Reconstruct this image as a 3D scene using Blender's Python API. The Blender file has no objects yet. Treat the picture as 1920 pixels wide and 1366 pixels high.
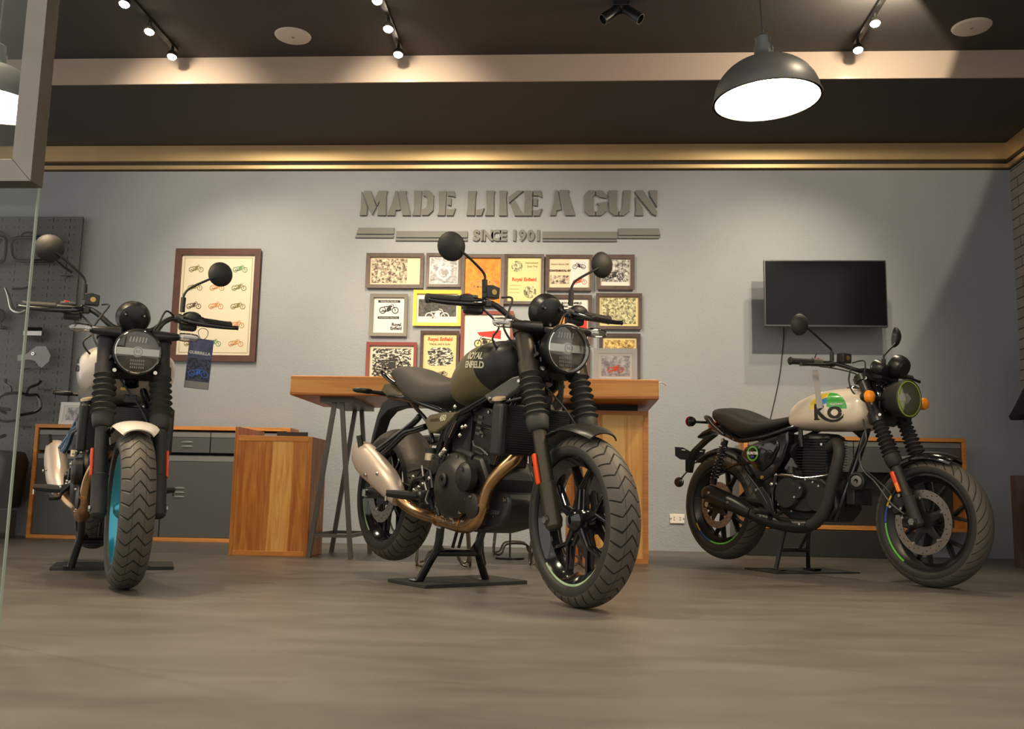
import bpy, math, random
from mathutils import Vector, Matrix
import numpy as np
PI = math.pi
sc = bpy.context.scene
COL = sc.collection
random.seed(4)

# ---------------------------------------------------------------- camera
cam_d = bpy.data.cameras.new('camera'); cam = bpy.data.objects.new('camera', cam_d); COL.objects.link(cam)
R2 = Vector((0.99774, 0.06162, 0.02010)); FW = Vector((-0.06365, 0.98848, 0.13717))
YAW, PITCH, ROLL = 0.0643, 0.1376, 0.0201
Mr = Matrix.Rotation(YAW, 3, 'Z')
fw = Mr @ Vector((0, math.cos(PITCH), math.sin(PITCH))); ri = Mr @ Vector((1, 0, 0)); up = ri.cross(fw)
r2 = math.cos(ROLL)*ri + math.sin(ROLL)*up; u2 = -math.sin(ROLL)*ri + math.cos(ROLL)*up
cm = Matrix((r2, u2, -fw)).transposed().to_4x4(); cm.translation = Vector((0, 0, 0.3824))
cam.matrix_world = cm
cam_d.sensor_width = 36; cam_d.lens = 1778/1920*36; cam_d.clip_start = 0.05; cam_d.clip_end = 100
sc.camera = cam
sc.view_settings.view_transform = 'Standard'; sc.view_settings.look = 'None'
sc.view_settings.gamma = 1; sc.view_settings.use_curve_mapping = False
sc.view_settings.exposure = 0.68

# ---------------------------------------------------------------- surroundings: the dim open mall hall in front of the shop
w = bpy.data.worlds.new('world'); sc.world = w; w.use_nodes = True
wb = w.node_tree.nodes['Background']; wb.inputs[0].default_value = (1.0, 0.92, 0.83, 1); wb.inputs[1].default_value = 0.72

# ---------------------------------------------------------------- lights
TH = []       # track heads: (x, y, z, aim, energy)
def spot(name, loc, aim, energy, size=60, blend=0.6, col=(1, 0.84, 0.62), rad=0.03):
    d = bpy.data.lights.new(name, 'SPOT'); d.energy = energy; d.spot_size = math.radians(size); d.spot_blend = blend
    d.color = col; d.shadow_soft_size = rad
    o = bpy.data.objects.new(name, d); COL.objects.link(o); o.location = loc
    o.rotation_euler = (Vector(aim)-Vector(loc)).to_track_quat('-Z', 'Y').to_euler()
    return o

# ---------------------------------------------------------------- materials
MT = {}
SPLIT = {'clamp_bolts': 'clamp_bolt', 'disc_bolts': 'disc_bolt', 'engine_bolts': 'engine_bolt', 'fittings': 'fitting', 'cluster_screws': 'cluster_screw', 'screw_boss': 'screw_boss', 'trim_screws': 'trim_screw', 'headlight_bracket': 'headlight_bracket', 'fender_bracket': 'fender_bracket', 'caliper_bolts': 'caliper_bolt', 'guard_bolts': 'guard_bolt', 'heat_shield_bolts': 'heat_shield_bolt', 'muffler_bolts': 'muffler_bolt', 'shield_bolts': 'shield_bolt', 'peg_bolt': 'peg_bolt', 'pipe_clamp': 'pipe_clamp', 'stand_gusset': 'stand_gusset', 'stand_spring': 'stand_spring', 'plate_lamp': 'plate_lamp', 'casting_ribs': 'casting_rib', 'fender_stay': 'fender_stay'}
def nodes(m): return m.node_tree.nodes, m.node_tree.links
def mat(name, col, rough=0.5, metal=0.0, bump=0, bscale=200, var=0, vscale=8, coat=0, emit=None, estr=0, spec=0.5, alpha=1):
    m = bpy.data.materials.new(name); m.use_nodes = True; MT[name] = m
    n, l = nodes(m); b = n['Principled BSDF']
    c = (col[0], col[1], col[2], 1)
    b.inputs['Base Color'].default_value = c; b.inputs['Roughness'].default_value = rough; b.inputs['Metallic'].default_value = metal
    b.inputs['Coat Weight'].default_value = coat; b.inputs['Specular IOR Level'].default_value = spec
    if emit: b.inputs['Emission Color'].default_value = (*emit, 1); b.inputs['Emission Strength'].default_value = estr
    tc = n.new('ShaderNodeTexCoord')
    if var:
        t = n.new('ShaderNodeTexNoise'); t.inputs['Scale'].default_value = vscale; t.inputs['Detail'].default_value = 6
        l.new(tc.outputs['Object'], t.inputs['Vector'])
        mr = n.new('ShaderNodeMapRange'); mr.inputs['From Min'].default_value = .3; mr.inputs['From Max'].default_value = .7
        mr.inputs['To Min'].default_value = 1-var; mr.inputs['To Max'].default_value = 1+var
        l.new(t.outputs['Fac'], mr.inputs['Value'])
        mx = n.new('ShaderNodeVectorMath'); mx.operation = 'SCALE'; mx.inputs[0].default_value = col[:3]
        l.new(mr.outputs[0], mx.inputs['Scale']); l.new(mx.outputs[0], b.inputs['Base Color'])
    if bump:
        t2 = n.new('ShaderNodeTexNoise'); t2.inputs['Scale'].default_value = bscale; t2.inputs['Detail'].default_value = 4
        l.new(tc.outputs['Object'], t2.inputs['Vector'])
        bp = n.new('ShaderNodeBump'); bp.inputs['Strength'].default_value = bump; bp.inputs['Distance'].default_value = .01
        l.new(t2.outputs['Fac'], bp.inputs['Height']); l.new(bp.outputs[0], b.inputs['Normal'])
    return m
def math_n(n, l, op, a, b=None, clamp=False):
    x = n.new('ShaderNodeMath'); x.operation = op; x.use_clamp = clamp
    for i, v in enumerate((a, b)):
        if v is None: continue
        if isinstance(v, (int, float)): x.inputs[i].default_value = v
        else: l.new(v, x.inputs[i])
    return x.outputs[0]
def mixc(n, l, f, a, b):
    x = n.new('ShaderNodeMix'); x.data_type = 'RGBA'
    if isinstance(f, (int, float)): x.inputs[0].default_value = f
    else: l.new(f, x.inputs[0])
    for i, v in ((6, a), (7, b)):
        if isinstance(v, tuple): x.inputs[i].default_value = (*v[:3], 1)
        else: l.new(v, x.inputs[i])
    return x.outputs[2]

def wood(name, dark, mid, light, axis='z', plank=0.11, rough=.42, across='x'):
    m = mat(name, mid, rough); n, l = nodes(m); b = n['Principled BSDF']
    tc = n.new('ShaderNodeTexCoord'); sp = n.new('ShaderNodeSeparateXYZ'); l.new(tc.outputs['Object'], sp.inputs[0])
    ax = {'x': sp.outputs[0], 'y': sp.outputs[1], 'z': sp.outputs[2]}
    wob = n.new('ShaderNodeTexNoise'); wob.inputs['Scale'].default_value = 2.3; l.new(tc.outputs['Object'], wob.inputs['Vector'])
    s = math_n(n, l, 'ADD', ax[across], math_n(n, l, 'MULTIPLY', wob.outputs['Fac'], .03))
    idx = math_n(n, l, 'FLOOR', math_n(n, l, 'DIVIDE', s, plank))
    wn = n.new('ShaderNodeTexWhiteNoise'); wn.noise_dimensions = '1D'; l.new(idx, wn.inputs['W'])
    cb = n.new('ShaderNodeCombineXYZ')
    st = {'x': .9, 'y': .9, 'z': .9}
    for i, k in enumerate('xyz'):
        f = 2.2 if k == axis else 26
        l.new(math_n(n, l, 'ADD', math_n(n, l, 'MULTIPLY', ax[k], f), math_n(n, l, 'MULTIPLY', wn.outputs['Value'], 17)), cb.inputs[i])
    t = n.new('ShaderNodeTexNoise'); t.inputs['Scale'].default_value = 1.0; t.inputs['Detail'].default_value = 5; t.inputs['Distortion'].default_value = 1.1
    l.new(cb.outputs[0], t.inputs['Vector'])
    v = math_n(n, l, 'ADD', math_n(n, l, 'MULTIPLY', wn.outputs['Value'], .80), math_n(n, l, 'MULTIPLY', math_n(n, l, 'SUBTRACT', t.outputs['Fac'], .38), 1.1))
    r = n.new('ShaderNodeValToRGB'); e = r.color_ramp.elements
    e[0].position = .12; e[0].color = (*dark, 1); e[1].position = .85; e[1].color = (*light, 1)
    em = e.new(.5); em.color = (*mid, 1)
    l.new(v, r.inputs[0]); l.new(r.outputs[0], b.inputs['Base Color'])
    bp = n.new('ShaderNodeBump'); bp.inputs['Strength'].default_value = .12; bp.inputs['Distance'].default_value = .004
    l.new(t.outputs['Fac'], bp.inputs['Height']); l.new(bp.outputs[0], b.inputs['Normal'])
    return m

wood('wood_v', (.40, .12, .015), (.68, .29, .05), (.86, .52, .15), 'z', .13)
wood('wood_x', (.38, .11, .012), (.62, .21, .03), (.76, .34, .07), 'x', .075, across='z')
wood('wood_rim', (.50, .18, .03), (.68, .28, .05), (.78, .38, .09), 'x', .3, across='y')
mat('frame_brown', (.062, .034, .024), .45, var=.25, vscale=30)
mat('frame_dark', (.045, .031, .022), .45, var=.25, vscale=30)
mat('frame_grey', (.16, .15, .12), .5); mat('frame_red', (.22, .045, .03), .45); mat('frame_yellow', (.75, .52, .04), .45)
mat('frame_silver', (.42, .41, .40), .4, .3); mat('frame_mahogany', (.075, .024, .015), .4, var=.2, vscale=12)
mat('black_gloss', (.008, .008, .008), .12, coat=.6); mat('black_satin', (.011, .0105, .0095), .36)
mat('black_matt', (.022, .021, .019), .62); mat('black_plastic', (.02, .02, .02), .5, bump=.06, bscale=600)
mat('engine_black', (.026, .025, .023), .42, .3, bump=.05, bscale=500); mat('rubber', (.016, .015, .014), .68)
mat('boot_rubber', (.03, .029, .024), .6); mat('fork_bronze', (.06, .05, .034), .38, .5)
mat('seat_vinyl', (.075, .068, .058), .62, bump=.15, bscale=700); mat('seat_black', (.022, .02, .018), .55, bump=.15, bscale=700)
mat('steel', (.62, .60, .57), .25, 1); mat('chrome', (.8, .79, .77), .08, 1); mat('disc_steel', (.34, .30, .26), .38, 1, var=.1, vscale=40)
mat('bolt', (.6, .58, .52), .22, 1); mat('muffler_beige', (.62, .52, .43), .42, .45); mat('pipe_gold', (.50, .31, .15), .24, 1, var=.25, vscale=14)
mat('olive', (.16, .14, .075), .4, .25); mat('cream', (.80, .70, .55), .22, coat=.5); mat('grey_trim', (.09, .088, .078), .5); mat('mudguard_brown', (.13, .11, .085), .5)
mat('white_paint', (.72, .66, .58), .28, coat=.4); mat('blue_metal', (.01, .10, .24), .25, .6, coat=.5); mat('teal_rim', (.02, .28, .38), .2, .6, coat=.5)
mat('reflector_orange', (.75, .07, .01), .25, emit=(.9, .1, .02), estr=.0); mat('amber', (.95, .26, .01), .15, coat=.5)
mat('amber_lens', (.95, .30, .01), .15, coat=.5)
mat('red_lens', (.5, .02, .01), .2); mat('red_plastic', (.6, .03, .04), .4)
mat('lime', (.14, .60, .08), .4); mat('dayglow', (.72, .85, .12), .3, coat=.4); mat('pale_green', (.42, .62, .36), .4); mat('logo_cream', (.62, .62, .45), .5); mat('stripe_blue', (.03, .12, .50), .4); mat('stripe_yellow', (.9, .6, .02), .4)
mat('reflector_metal', (.92, .93, .80), .35, .0); mat('tag_film', (.55, .53, .50), .25); mat('gold_badge', (.45, .30, .10), .3, .8); mat('gold_ivory', (.70, .55, .36), .35, .5)
mat('concrete_black', (.02, .02, .019), .7)
mat('grey_metal', (.075, .078, .075), .48, .2); mat('grey_light', (.19, .19, .18), .45, .3); mat('trestle', (.12, .11, .10), .45, .5)
mat('rod_bronze', (.16, .13, .10), .35, .8); mat('paper', (.66, .60, .46), .8); mat('paper_white', (.68, .67, .63), .8); mat('paper_yellow', (.66, .56, .28), .8); mat('paper_cream', (.66, .55, .38), .8)
mat('paper_orange', (.86, .34, .03), .8); mat('ink', (.03, .03, .03), .8); mat('ink_brown', (.10, .055, .03), .8); mat('ink_red', (.70, .10, .03), .8); mat('ink_olive', (.20, .19, .06), .8); mat('ink_grey', (.30, .29, .27), .8)
mat('red_flat', (.75, .04, .03), .8); mat('orange_flat', (.85, .30, .05), .8)
mat('ink_green', (.12, .28, .13), .8); mat('ink_rust', (.55, .26, .10), .8)
mat('wall_letters', (.135, .14, .13), .6, bump=.1, bscale=120)
mat('lamp_grey', (.11, .108, .103), .42, .3); mat('lamp_inner', (.9, .85, .75), .5, emit=(1, .80, .52), estr=6)
mat('speaker_white', (.62, .60, .55), .6); mat('bar_silver', (.92, .91, .88), .3); mat('plastic_white', (.75, .72, .66), .4); mat('cable', (.02, .02, .02), .5)
mat('screen', (.004, .004, .005), .12, spec=.22); mat('tv_bezel', (.06, .06, .062), .3, .5)
mat('tag_blue', (.06, .065, .16), .4, var=.5, vscale=30); mat('fabric_black', (.008, .009, .009), .9, bump=.3, bscale=500)
mat('light_white', (1, 1, 1), .5, emit=(1, .86, .62), estr=60); mat('steel_brushed', (.21, .195, .175), .34, 1, var=.12, vscale=5)
mat('brown_panel', (.10, .065, .05), .6); mat('yellow_clip', (.6, .45, .05), .4)
mat('photo_frame_white', (.70, .70, .68), .4)

def photo(name, dark, light, scale=26, lo=.42, hi=.6, seed=0, stretch=(1, 1, 1)):
    m = mat(name, light, .7); n, l = nodes(m); b = n['Principled BSDF']
    tc = n.new('ShaderNodeTexCoord'); mp = n.new('ShaderNodeMapping'); mp.inputs['Location'].default_value = (seed*3.1, seed, seed*1.7); mp.inputs['Scale'].default_value = stretch
    l.new(tc.outputs['Object'], mp.inputs[0])
    t = n.new('ShaderNodeTexNoise'); t.inputs['Scale'].default_value = scale*1.9; t.inputs['Detail'].default_value = 7; t.inputs['Roughness'].default_value = .72; t.inputs['Distortion'].default_value = .5
    l.new(mp.outputs[0], t.inputs['Vector'])
    r = n.new('ShaderNodeValToRGB'); e = r.color_ramp.elements; e[0].position = lo; e[1].position = hi
    e[0].color = (*dark, 1); e[1].color = (*light, 1)
    l.new(t.outputs['Fac'], r.inputs[0]); l.new(r.outputs[0], b.inputs['Base Color'])
    return m
photo('photo_sepia', (.07, .045, .03), (.72, .62, .46), 24, seed=1); photo('photo_bw', (.05, .05, .05), (.66, .65, .62), 22, seed=2)
photo('photo_bw2', (.04, .04, .04), (.75, .74, .70), 16, .45, .55, seed=3); photo('photo_green', (.09, .09, .03), (.74, .70, .42), 24, seed=4)
photo('photo_gold', (.16, .09, .02), (.80, .60, .20), 20, seed=5); photo('photo_dark', (.03, .03, .03), (.10, .10, .09), 18, seed=6)
photo('photo_ink', (.02, .02, .02), (.80, .74, .58), 18, .5, .54, seed=7, stretch=(1, 1, 2.2)); photo('photo_grey', (.22, .22, .23), (.60, .60, .62), 14, seed=8)
photo('tag_print', (.01, .015, .03), (.12, .14, .22), 40, .4, .7, seed=9); photo('orange_print', (.60, .13, .01), (.72, .33, .03), 5, .35, .65, seed=2)

# glass kinds
def glassy(name, tint, rough=0.0, gloss=.12, dens=0.9):
    m = bpy.data.materials.new(name); m.use_nodes = True; MT[name] = m; n, l = nodes(m)
    n.remove(n['Principled BSDF'])
    tr = n.new('ShaderNodeBsdfTransparent'); tr.inputs[0].default_value = (*tint, 1)
    g = n.new('ShaderNodeBsdfGlossy'); g.inputs['Roughness'].default_value = rough
    fr = n.new('ShaderNodeFresnel'); fr.inputs[0].default_value = 1.45
    ad = math_n(n, l, 'ADD', math_n(n, l, 'MULTIPLY', fr.outputs[0], dens), gloss, True)
    mx = n.new('ShaderNodeMixShader'); l.new(ad, mx.inputs[0]); l.new(tr.outputs[0], mx.inputs[1]); l.new(g.outputs[0], mx.inputs[2])
    l.new(mx.outputs[0], n['Material Output'].inputs[0])
glassy('clear_glass', (.95, .97, .95), 0, 0.0, .35); glassy('clear_plastic', (.86, .86, .84), .1, .06); glassy('lens_clear', (.95, .95, .93), .03, .02)
glassy('indicator_clear', (.80, .80, .78), .06, .28)
mat('glass_edge', (.35, .42, .36), .2, .2)

# floor, walls, ceiling
m = mat('floor_vinyl', (.17, .145, .12), .42); n, l = nodes(m); b = n['Principled BSDF']; tc = n.new('ShaderNodeTexCoord')
mp = n.new('ShaderNodeMapping'); mp.inputs['Scale'].default_value = (.6, 1.6, 1); l.new(tc.outputs['Object'], mp.inputs[0])
t = n.new('ShaderNodeTexNoise'); t.inputs['Scale'].default_value = 3.2; t.inputs['Detail'].default_value = 9; t.inputs['Roughness'].default_value = .62; t.inputs['Distortion'].default_value = .6
l.new(mp.outputs[0], t.inputs['Vector'])
r = n.new('ShaderNodeValToRGB'); e = r.color_ramp.elements; e[0].position = .3; e[0].color = (.088, .079, .069, 1); e[1].position = .72; e[1].color = (.150, .136, .118, 1)
l.new(t.outputs['Fac'], r.inputs[0])
t2 = n.new('ShaderNodeTexNoise'); t2.inputs['Scale'].default_value = 60; t2.inputs['Detail'].default_value = 4; l.new(tc.outputs['Object'], t2.inputs['Vector'])
l.new(mixc(n, l, math_n(n, l, 'MULTIPLY', t2.outputs['Fac'], .35), r.outputs[0], (.105, .094, .082)), b.inputs['Base Color'])
mr = n.new('ShaderNodeMapRange'); mr.inputs['To Min'].default_value = .34; mr.inputs['To Max'].default_value = .52; l.new(t.outputs['Fac'], mr.inputs[0]); l.new(mr.outputs[0], b.inputs['Roughness'])
bp = n.new('ShaderNodeBump'); bp.inputs['Strength'].default_value = .05; bp.inputs['Distance'].default_value = .003; l.new(t2.outputs['Fac'], bp.inputs['Height']); l.new(bp.outputs[0], b.inputs['Normal'])
mat('wall_paint', (.30, .325, .35), .78, bump=.35, bscale=85, var=.03, vscale=3)
mat('ceiling_dark', (.050, .047, .046), .8, bump=.1, bscale=90); mat('ceiling_beige', (.42, .335, .275), .8, bump=.1, bscale=70)
mat('trim_gold', (.84, .62, .32), .33, .70, var=.10, vscale=2); mat('trim_dark', (.03, .027, .025), .7)  # the last one is the dark groove and lower line of the trim
m = mat('brick_white', (.30, .28, .25), .8); n, l = nodes(m); b = n['Principled BSDF']; tc = n.new('ShaderNodeTexCoord'); sp = n.new('ShaderNodeSeparateXYZ'); l.new(tc.outputs['Object'], sp.inputs[0])
cb = n.new('ShaderNodeCombineXYZ'); l.new(sp.outputs[1], cb.inputs[0]); l.new(sp.outputs[2], cb.inputs[1])
br = n.new('ShaderNodeTexBrick'); br.inputs['Scale'].default_value = 1; br.inputs['Brick Width'].default_value = .25; br.inputs['Row Height'].default_value = .077; br.inputs['Mortar Size'].default_value = .004
br.inputs['Color1'].default_value = (.34, .31, .27, 1); br.inputs['Color2'].default_value = (.28, .26, .235, 1); br.inputs['Mortar'].default_value = (.05, .045, .04, 1)
l.new(cb.outputs[0], br.inputs['Vector']); l.new(br.outputs['Color'], b.inputs['Base Color'])
bp = n.new('ShaderNodeBump'); bp.inputs['Strength'].default_value = .6; bp.inputs['Distance'].default_value = .01; bp.invert = True; l.new(br.outputs['Fac'], bp.inputs['Height']); l.new(bp.outputs[0], b.inputs['Normal'])
# pegboard with slots and holes
m = mat('pegboard', (.10, .102, .10), .5, .2); n, l = nodes(m); b = n['Principled BSDF']; tc = n.new('ShaderNodeTexCoord'); sp = n.new('ShaderNodeSeparateXYZ'); l.new(tc.outputs['Object'], sp.inputs[0])
def cellc(o, size, off=0.0): return math_n(n, l, 'ABSOLUTE', math_n(n, l, 'SUBTRACT', math_n(n, l, 'FRACT', math_n(n, l, 'ADD', math_n(n, l, 'DIVIDE', o, size), off)), .5))
cx = cellc(sp.outputs[0], .142); cz = cellc(sp.outputs[2], .062)
slot = math_n(n, l, 'MULTIPLY', math_n(n, l, 'LESS_THAN', cx, .022), math_n(n, l, 'LESS_THAN', cz, .24))
cx2 = math_n(n, l, 'ABSOLUTE', math_n(n, l, 'SUBTRACT', cx, .26))
hole = math_n(n, l, 'MULTIPLY', math_n(n, l, 'LESS_THAN', cx2, .026), math_n(n, l, 'LESS_THAN', cz, .06))
l.new(mixc(n, l, math_n(n, l, 'MAXIMUM', slot, hole), (.105, .107, .104), (.008, .008, .008)), b.inputs['Base Color'])

def tread(name, kind, N):
    m = mat(name, (.03, .028, .025), .62); n, l = nodes(m); b = n['Principled BSDF']
    uv = n.new('ShaderNodeUVMap'); sp = n.new('ShaderNodeSeparateXYZ'); l.new(uv.outputs[0], sp.inputs[0])
    u, v = sp.outputs[0], math_n(n, l, 'SUBTRACT', math_n(n, l, 'MULTIPLY', sp.outputs[1], 2), 1)
    a = math_n(n, l, 'ABSOLUTE', v)
    if kind == 'chev':
        off = math_n(n, l, 'MINIMUM', math_n(n, l, 'MULTIPLY', a, 3.0), math_n(n, l, 'SUBTRACT', 1.12, math_n(n, l, 'MULTIPLY', a, 1.0)))
        ph = math_n(n, l, 'ADD', math_n(n, l, 'MULTIPLY', u, N), off); amax = .60; wd = .10
    else:
        off = math_n(n, l, 'MULTIPLY', math_n(n, l, 'POWER', a, .55), 3.6)
        side = math_n(n, l, 'MULTIPLY', math_n(n, l, 'GREATER_THAN', v, 0), .5)
        ph = math_n(n, l, 'ADD', math_n(n, l, 'ADD', math_n(n, l, 'MULTIPLY', u, N), off), side); amax = .58; wd = .07
    d = math_n(n, l, 'ABSOLUTE', math_n(n, l, 'SUBTRACT', math_n(n, l, 'FRACT', ph), .5))
    g = math_n(n, l, 'MULTIPLY', math_n(n, l, 'SUBTRACT', 1.0, math_n(n, l, 'DIVIDE', math_n(n, l, 'ABSOLUTE', math_n(n, l, 'SUBTRACT', d, 0)), wd), True), math_n(n, l, 'LESS_THAN', a, amax))
    if kind != 'chev': g = math_n(n, l, 'MULTIPLY', g, math_n(n, l, 'GREATER_THAN', a, .06))
    fine = math_n(n, l, 'LESS_THAN', math_n(n, l, 'ABSOLUTE', math_n(n, l, 'SUBTRACT', a, .17)), .008)
    if kind == 'chev': g2 = math_n(n, l, 'MAXIMUM', g, math_n(n, l, 'MULTIPLY', fine, .5))
    else: g2 = g
    h = math_n(n, l, 'SUBTRACT', 1, math_n(n, l, 'MULTIPLY', g2, 1, True))
    bp = n.new('ShaderNodeBump'); bp.inputs['Strength'].default_value = 1; bp.inputs['Distance'].default_value = .006
    l.new(h, bp.inputs['Height']); l.new(bp.outputs[0], b.inputs['Normal'])
    l.new(mixc(n, l, math_n(n, l, 'MULTIPLY', g2, 1.6, True), mixc(n, l, math_n(n, l, 'LESS_THAN', a, .62), (.022, .021, .019), (.078, .068, .054)), (.004, .004, .004)), b.inputs['Base Color'])
tread('tread_chevron', 'chev', 38); tread('tread_sweep', 'sweep', 34)

# ---------------------------------------------------------------- mesh builder
def vec(*a): return Vector(a)
def frame_to(d):
    d = Vector(d).normalized(); a = Vector((0, 0, 1)) if abs(d.z) < .9 else Vector((1, 0, 0))
    u = a.cross(d).normalized(); v = d.cross(u); return u, v, d
class MB:
    def __init__(s): s.v = []; s.f = []; s.uv = {}; s.mi = []; s.pc = []
    def add(s, vs, fs, uv=None, mi=0):
        o = len(s.v); s.v += [Vector(x) for x in vs]; s.pc.append((list(vs), [tuple(f) for f in fs]))
        for i, f in enumerate(fs):
            if uv: s.uv[len(s.f)] = uv[i]
            s.f.append([o+k for k in f]); s.mi.append(mi)
        return s
    def box(s, c, d, rot=None, mi=0):
        x, y, z = d[0]/2, d[1]/2, d[2]/2
        vs = [Vector(p) for p in ((-x,-y,-z),(x,-y,-z),(x,y,-z),(-x,y,-z),(-x,-y,z),(x,-y,z),(x,y,z),(-x,y,z))]
        if rot is not None: vs = [rot @ p for p in vs]
        return s.add([p+Vector(c) for p in vs], [(0,3,2,1),(4,5,6,7),(0,1,5,4),(1,2,6,5),(2,3,7,6),(3,0,4,7)], mi=mi)
    def bx(s, x0, x1, y0, y1, z0, z1, mi=0): return s.box(((x0+x1)/2,(y0+y1)/2,(z0+z1)/2), (x1-x0,y1-y0,z1-z0), mi=mi)
    def bar(s, a, b, w, h, up=(0,0,1)):
        a, b = Vector(a), Vector(b); d = (b-a).normalized(); u = Vector(up).cross(d)
        if u.length < .01: u = Vector((1,0,0)).cross(d)
        u.normalize(); v = d.cross(u)
        q = [a+u*w/2*i+v*h/2*j for i, j in ((-1,-1),(1,-1),(1,1),(-1,1))]; q2 = [p+(b-a) for p in q]
        return s.add(q+q2, [(3,2,1,0),(4,5,6,7),(0,1,5,4),(1,2,6,5),(2,3,7,6),(3,0,4,7)])
    def loft(s, rings, cap=True, closed=False, mi=0):
        k = len(rings[0]); vs = [p for r in rings for p in r]; fs = []
        m = len(rings)
        for i in range(m if closed else m-1):
            j = (i+1) % m
            for a in range(k): b = (a+1) % k; fs.append((i*k+a, i*k+b, j*k+b, j*k+a))
        if cap and not closed: fs.append(tuple(range(k))[::-1]); fs.append(tuple((m-1)*k+a for a in range(k)))
        return s.add(vs, fs, mi=mi)
    def tube(s, pts, r, seg=10, smooth=4, cap=True, mi=0):
        P = [Vector(p) for p in pts]; rr = r if isinstance(r, (list, tuple)) else [r]*len(P)
        if smooth and len(P) > 2:
            Q, S = [], []
            for i in range(len(P)-1):
                p0, p1, p2, p3 = P[max(i-1,0)], P[i], P[i+1], P[min(i+2,len(P)-1)]
                for j in range(smooth):
                    t = j/smooth
                    Q.append(.5*((2*p1)+(p2-p0)*t+(2*p0-5*p1+4*p2-p3)*t*t+(3*p1-p0-3*p2+p3)*t**3)); S.append(rr[i]+(rr[i+1]-rr[i])*t)
            Q.append(P[-1]); S.append(rr[-1]); P, rr = Q, S
        u = None; rings = []
        for i, p in enumerate(P):
            d = (P[min(i+1,len(P)-1)]-P[max(i-1,0)]).normalized()
            if u is None: u = frame_to(d)[0]
            u = (u-d*u.dot(d)).normalized(); v = d.cross(u)
            rings.append([p+(u*math.cos(2*PI*k/seg)+v*math.sin(2*PI*k/seg))*rr[i] for k in range(seg)])
        return s.loft(rings, cap, mi=mi)
    def cyl(s, a, b, r0, r1=None, seg=20, mi=0): return s.tube([a, b], [r0, r0 if r1 is None else r1], seg, 0, mi=mi)
    def lathe(s, prof, c, axis=(0,0,1), seg=32, a0=0, a1=2*PI, closed=False, uv=False, mi=0, fr=None):
        # prof: (radius, height) pairs
        u, v, d = fr if fr else frame_to(axis); c = Vector(c); full = abs(a1-a0-2*PI) < 1e-6
        n = seg if full else seg+1; k = len(prof); vs = []
        for i in range(n):
            t = a0+(a1-a0)*i/seg; e = u*math.cos(t)+v*math.sin(t)
            vs += [c+e*p[0]+d*p[1] for p in prof]
        fs, us = [], []
        L = [0]
        for j in range(1, k): L.append(L[-1]+math.dist(prof[j], prof[j-1]))
        for i in range(seg):
            i2 = (i+1) % n
            for j in range(k if closed else k-1):
                j2 = (j+1) % k
                fs.append((i*k+j, i2*k+j, i2*k+j2, i*k+j2))
                if uv:
                    a, b = i/seg, (i+1)/seg; p, q = L[j]/L[-1], L[j2]/L[-1]
                    us.append([(a,p),(b,p),(b,q),(a,q)])
        return s.add(vs, fs, us if uv else None, mi=mi)
    def prism(s, poly, o, u, v, depth, mi=0):
        # polygon in the plane o + x*u + y*v, extruded by the vector depth
        o, u, v, dp = Vector(o), Vector(u), Vector(v), Vector(depth); k = len(poly)
        a = [o+u*x+v*y for x, y in poly]; b = [p+dp for p in a]
        fs = [tuple(range(k)), tuple(range(2*k-1, k-1, -1))]+[(i, k+i, k+(i+1) % k, (i+1) % k) for i in range(k)]
        return s.add(a+b, fs, mi=mi)
    def ball(s, c, r, seg=16, rings=10, rot=None):
        r = (r, r, r) if isinstance(r, (int, float)) else r; c = Vector(c); R_ = []
        for i in range(1, rings):
            t = PI*i/rings
            R_.append([Vector((math.sin(t)*math.cos(2*PI*k/seg)*r[0], math.sin(t)*math.sin(2*PI*k/seg)*r[1], math.cos(t)*r[2])) for k in range(seg)])
        if rot is not None: R_ = [[rot @ p for p in q] for q in R_]
        return s.loft([[p+c for p in q] for q in R_])
    def build(s, name, m, parent=None, xf=None, ang=35, bevel=0, recalc=True, sub=0):
        if name in SPLIT and len(s.pc) > 1:
            for a, f in s.pc: q = MB().add(a, f).build(SPLIT[name], m, parent, xf, ang, bevel)
            return q
        me = bpy.data.meshes.new(name)
        vs = [xf(p) for p in s.v] if xf else s.v
        me.from_pydata([tuple(p) for p in vs], [], s.f)
        for q in (m if isinstance(m, (list, tuple)) else [m]): me.materials.append(MT[q])
        if isinstance(m, (list, tuple)):
            for p, i in zip(me.polygons, s.mi): p.material_index = i
        if s.uv:
            ul = me.uv_layers.new(name='UVMap')
            for fi, uvs in s.uv.items():
                for li, w_ in zip(me.polygons[fi].loop_indices, uvs): ul.data[li].uv = w_
        if recalc:
            import bmesh
            bm = bmesh.new(); bm.from_mesh(me); bmesh.ops.recalc_face_normals(bm, faces=bm.faces); bm.to_mesh(me); bm.free()
        me.shade_smooth(); me.set_sharp_from_angle(angle=math.radians(ang))
        o = bpy.data.objects.new(name, me); COL.objects.link(o)
        if parent: o.parent = parent
        if bevel:
            b = o.modifiers.new('bevel', 'BEVEL'); b.width = bevel; b.segments = 2; b.limit_method = 'ANGLE'; b.angle_limit = math.radians(40)
        if sub:
            b = o.modifiers.new('sub', 'SUBSURF'); b.levels = sub; b.render_levels = sub
        return o
def tag(o, label=None, cat=None, group=None, kind=None):
    if label: o['label'] = label
    if cat: o['category'] = cat
    if group: o['group'] = group
    if kind: o['kind'] = kind
    return o
def empty(name, loc=(0,0,0), rot=None, label=None, cat=None, group=None, kind=None):
    o = bpy.data.objects.new(name, None); COL.objects.link(o); o.location = loc; o.empty_display_size = .1
    if rot is not None: o.rotation_euler = rot
    return tag(o, label, cat, group, kind)
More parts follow.
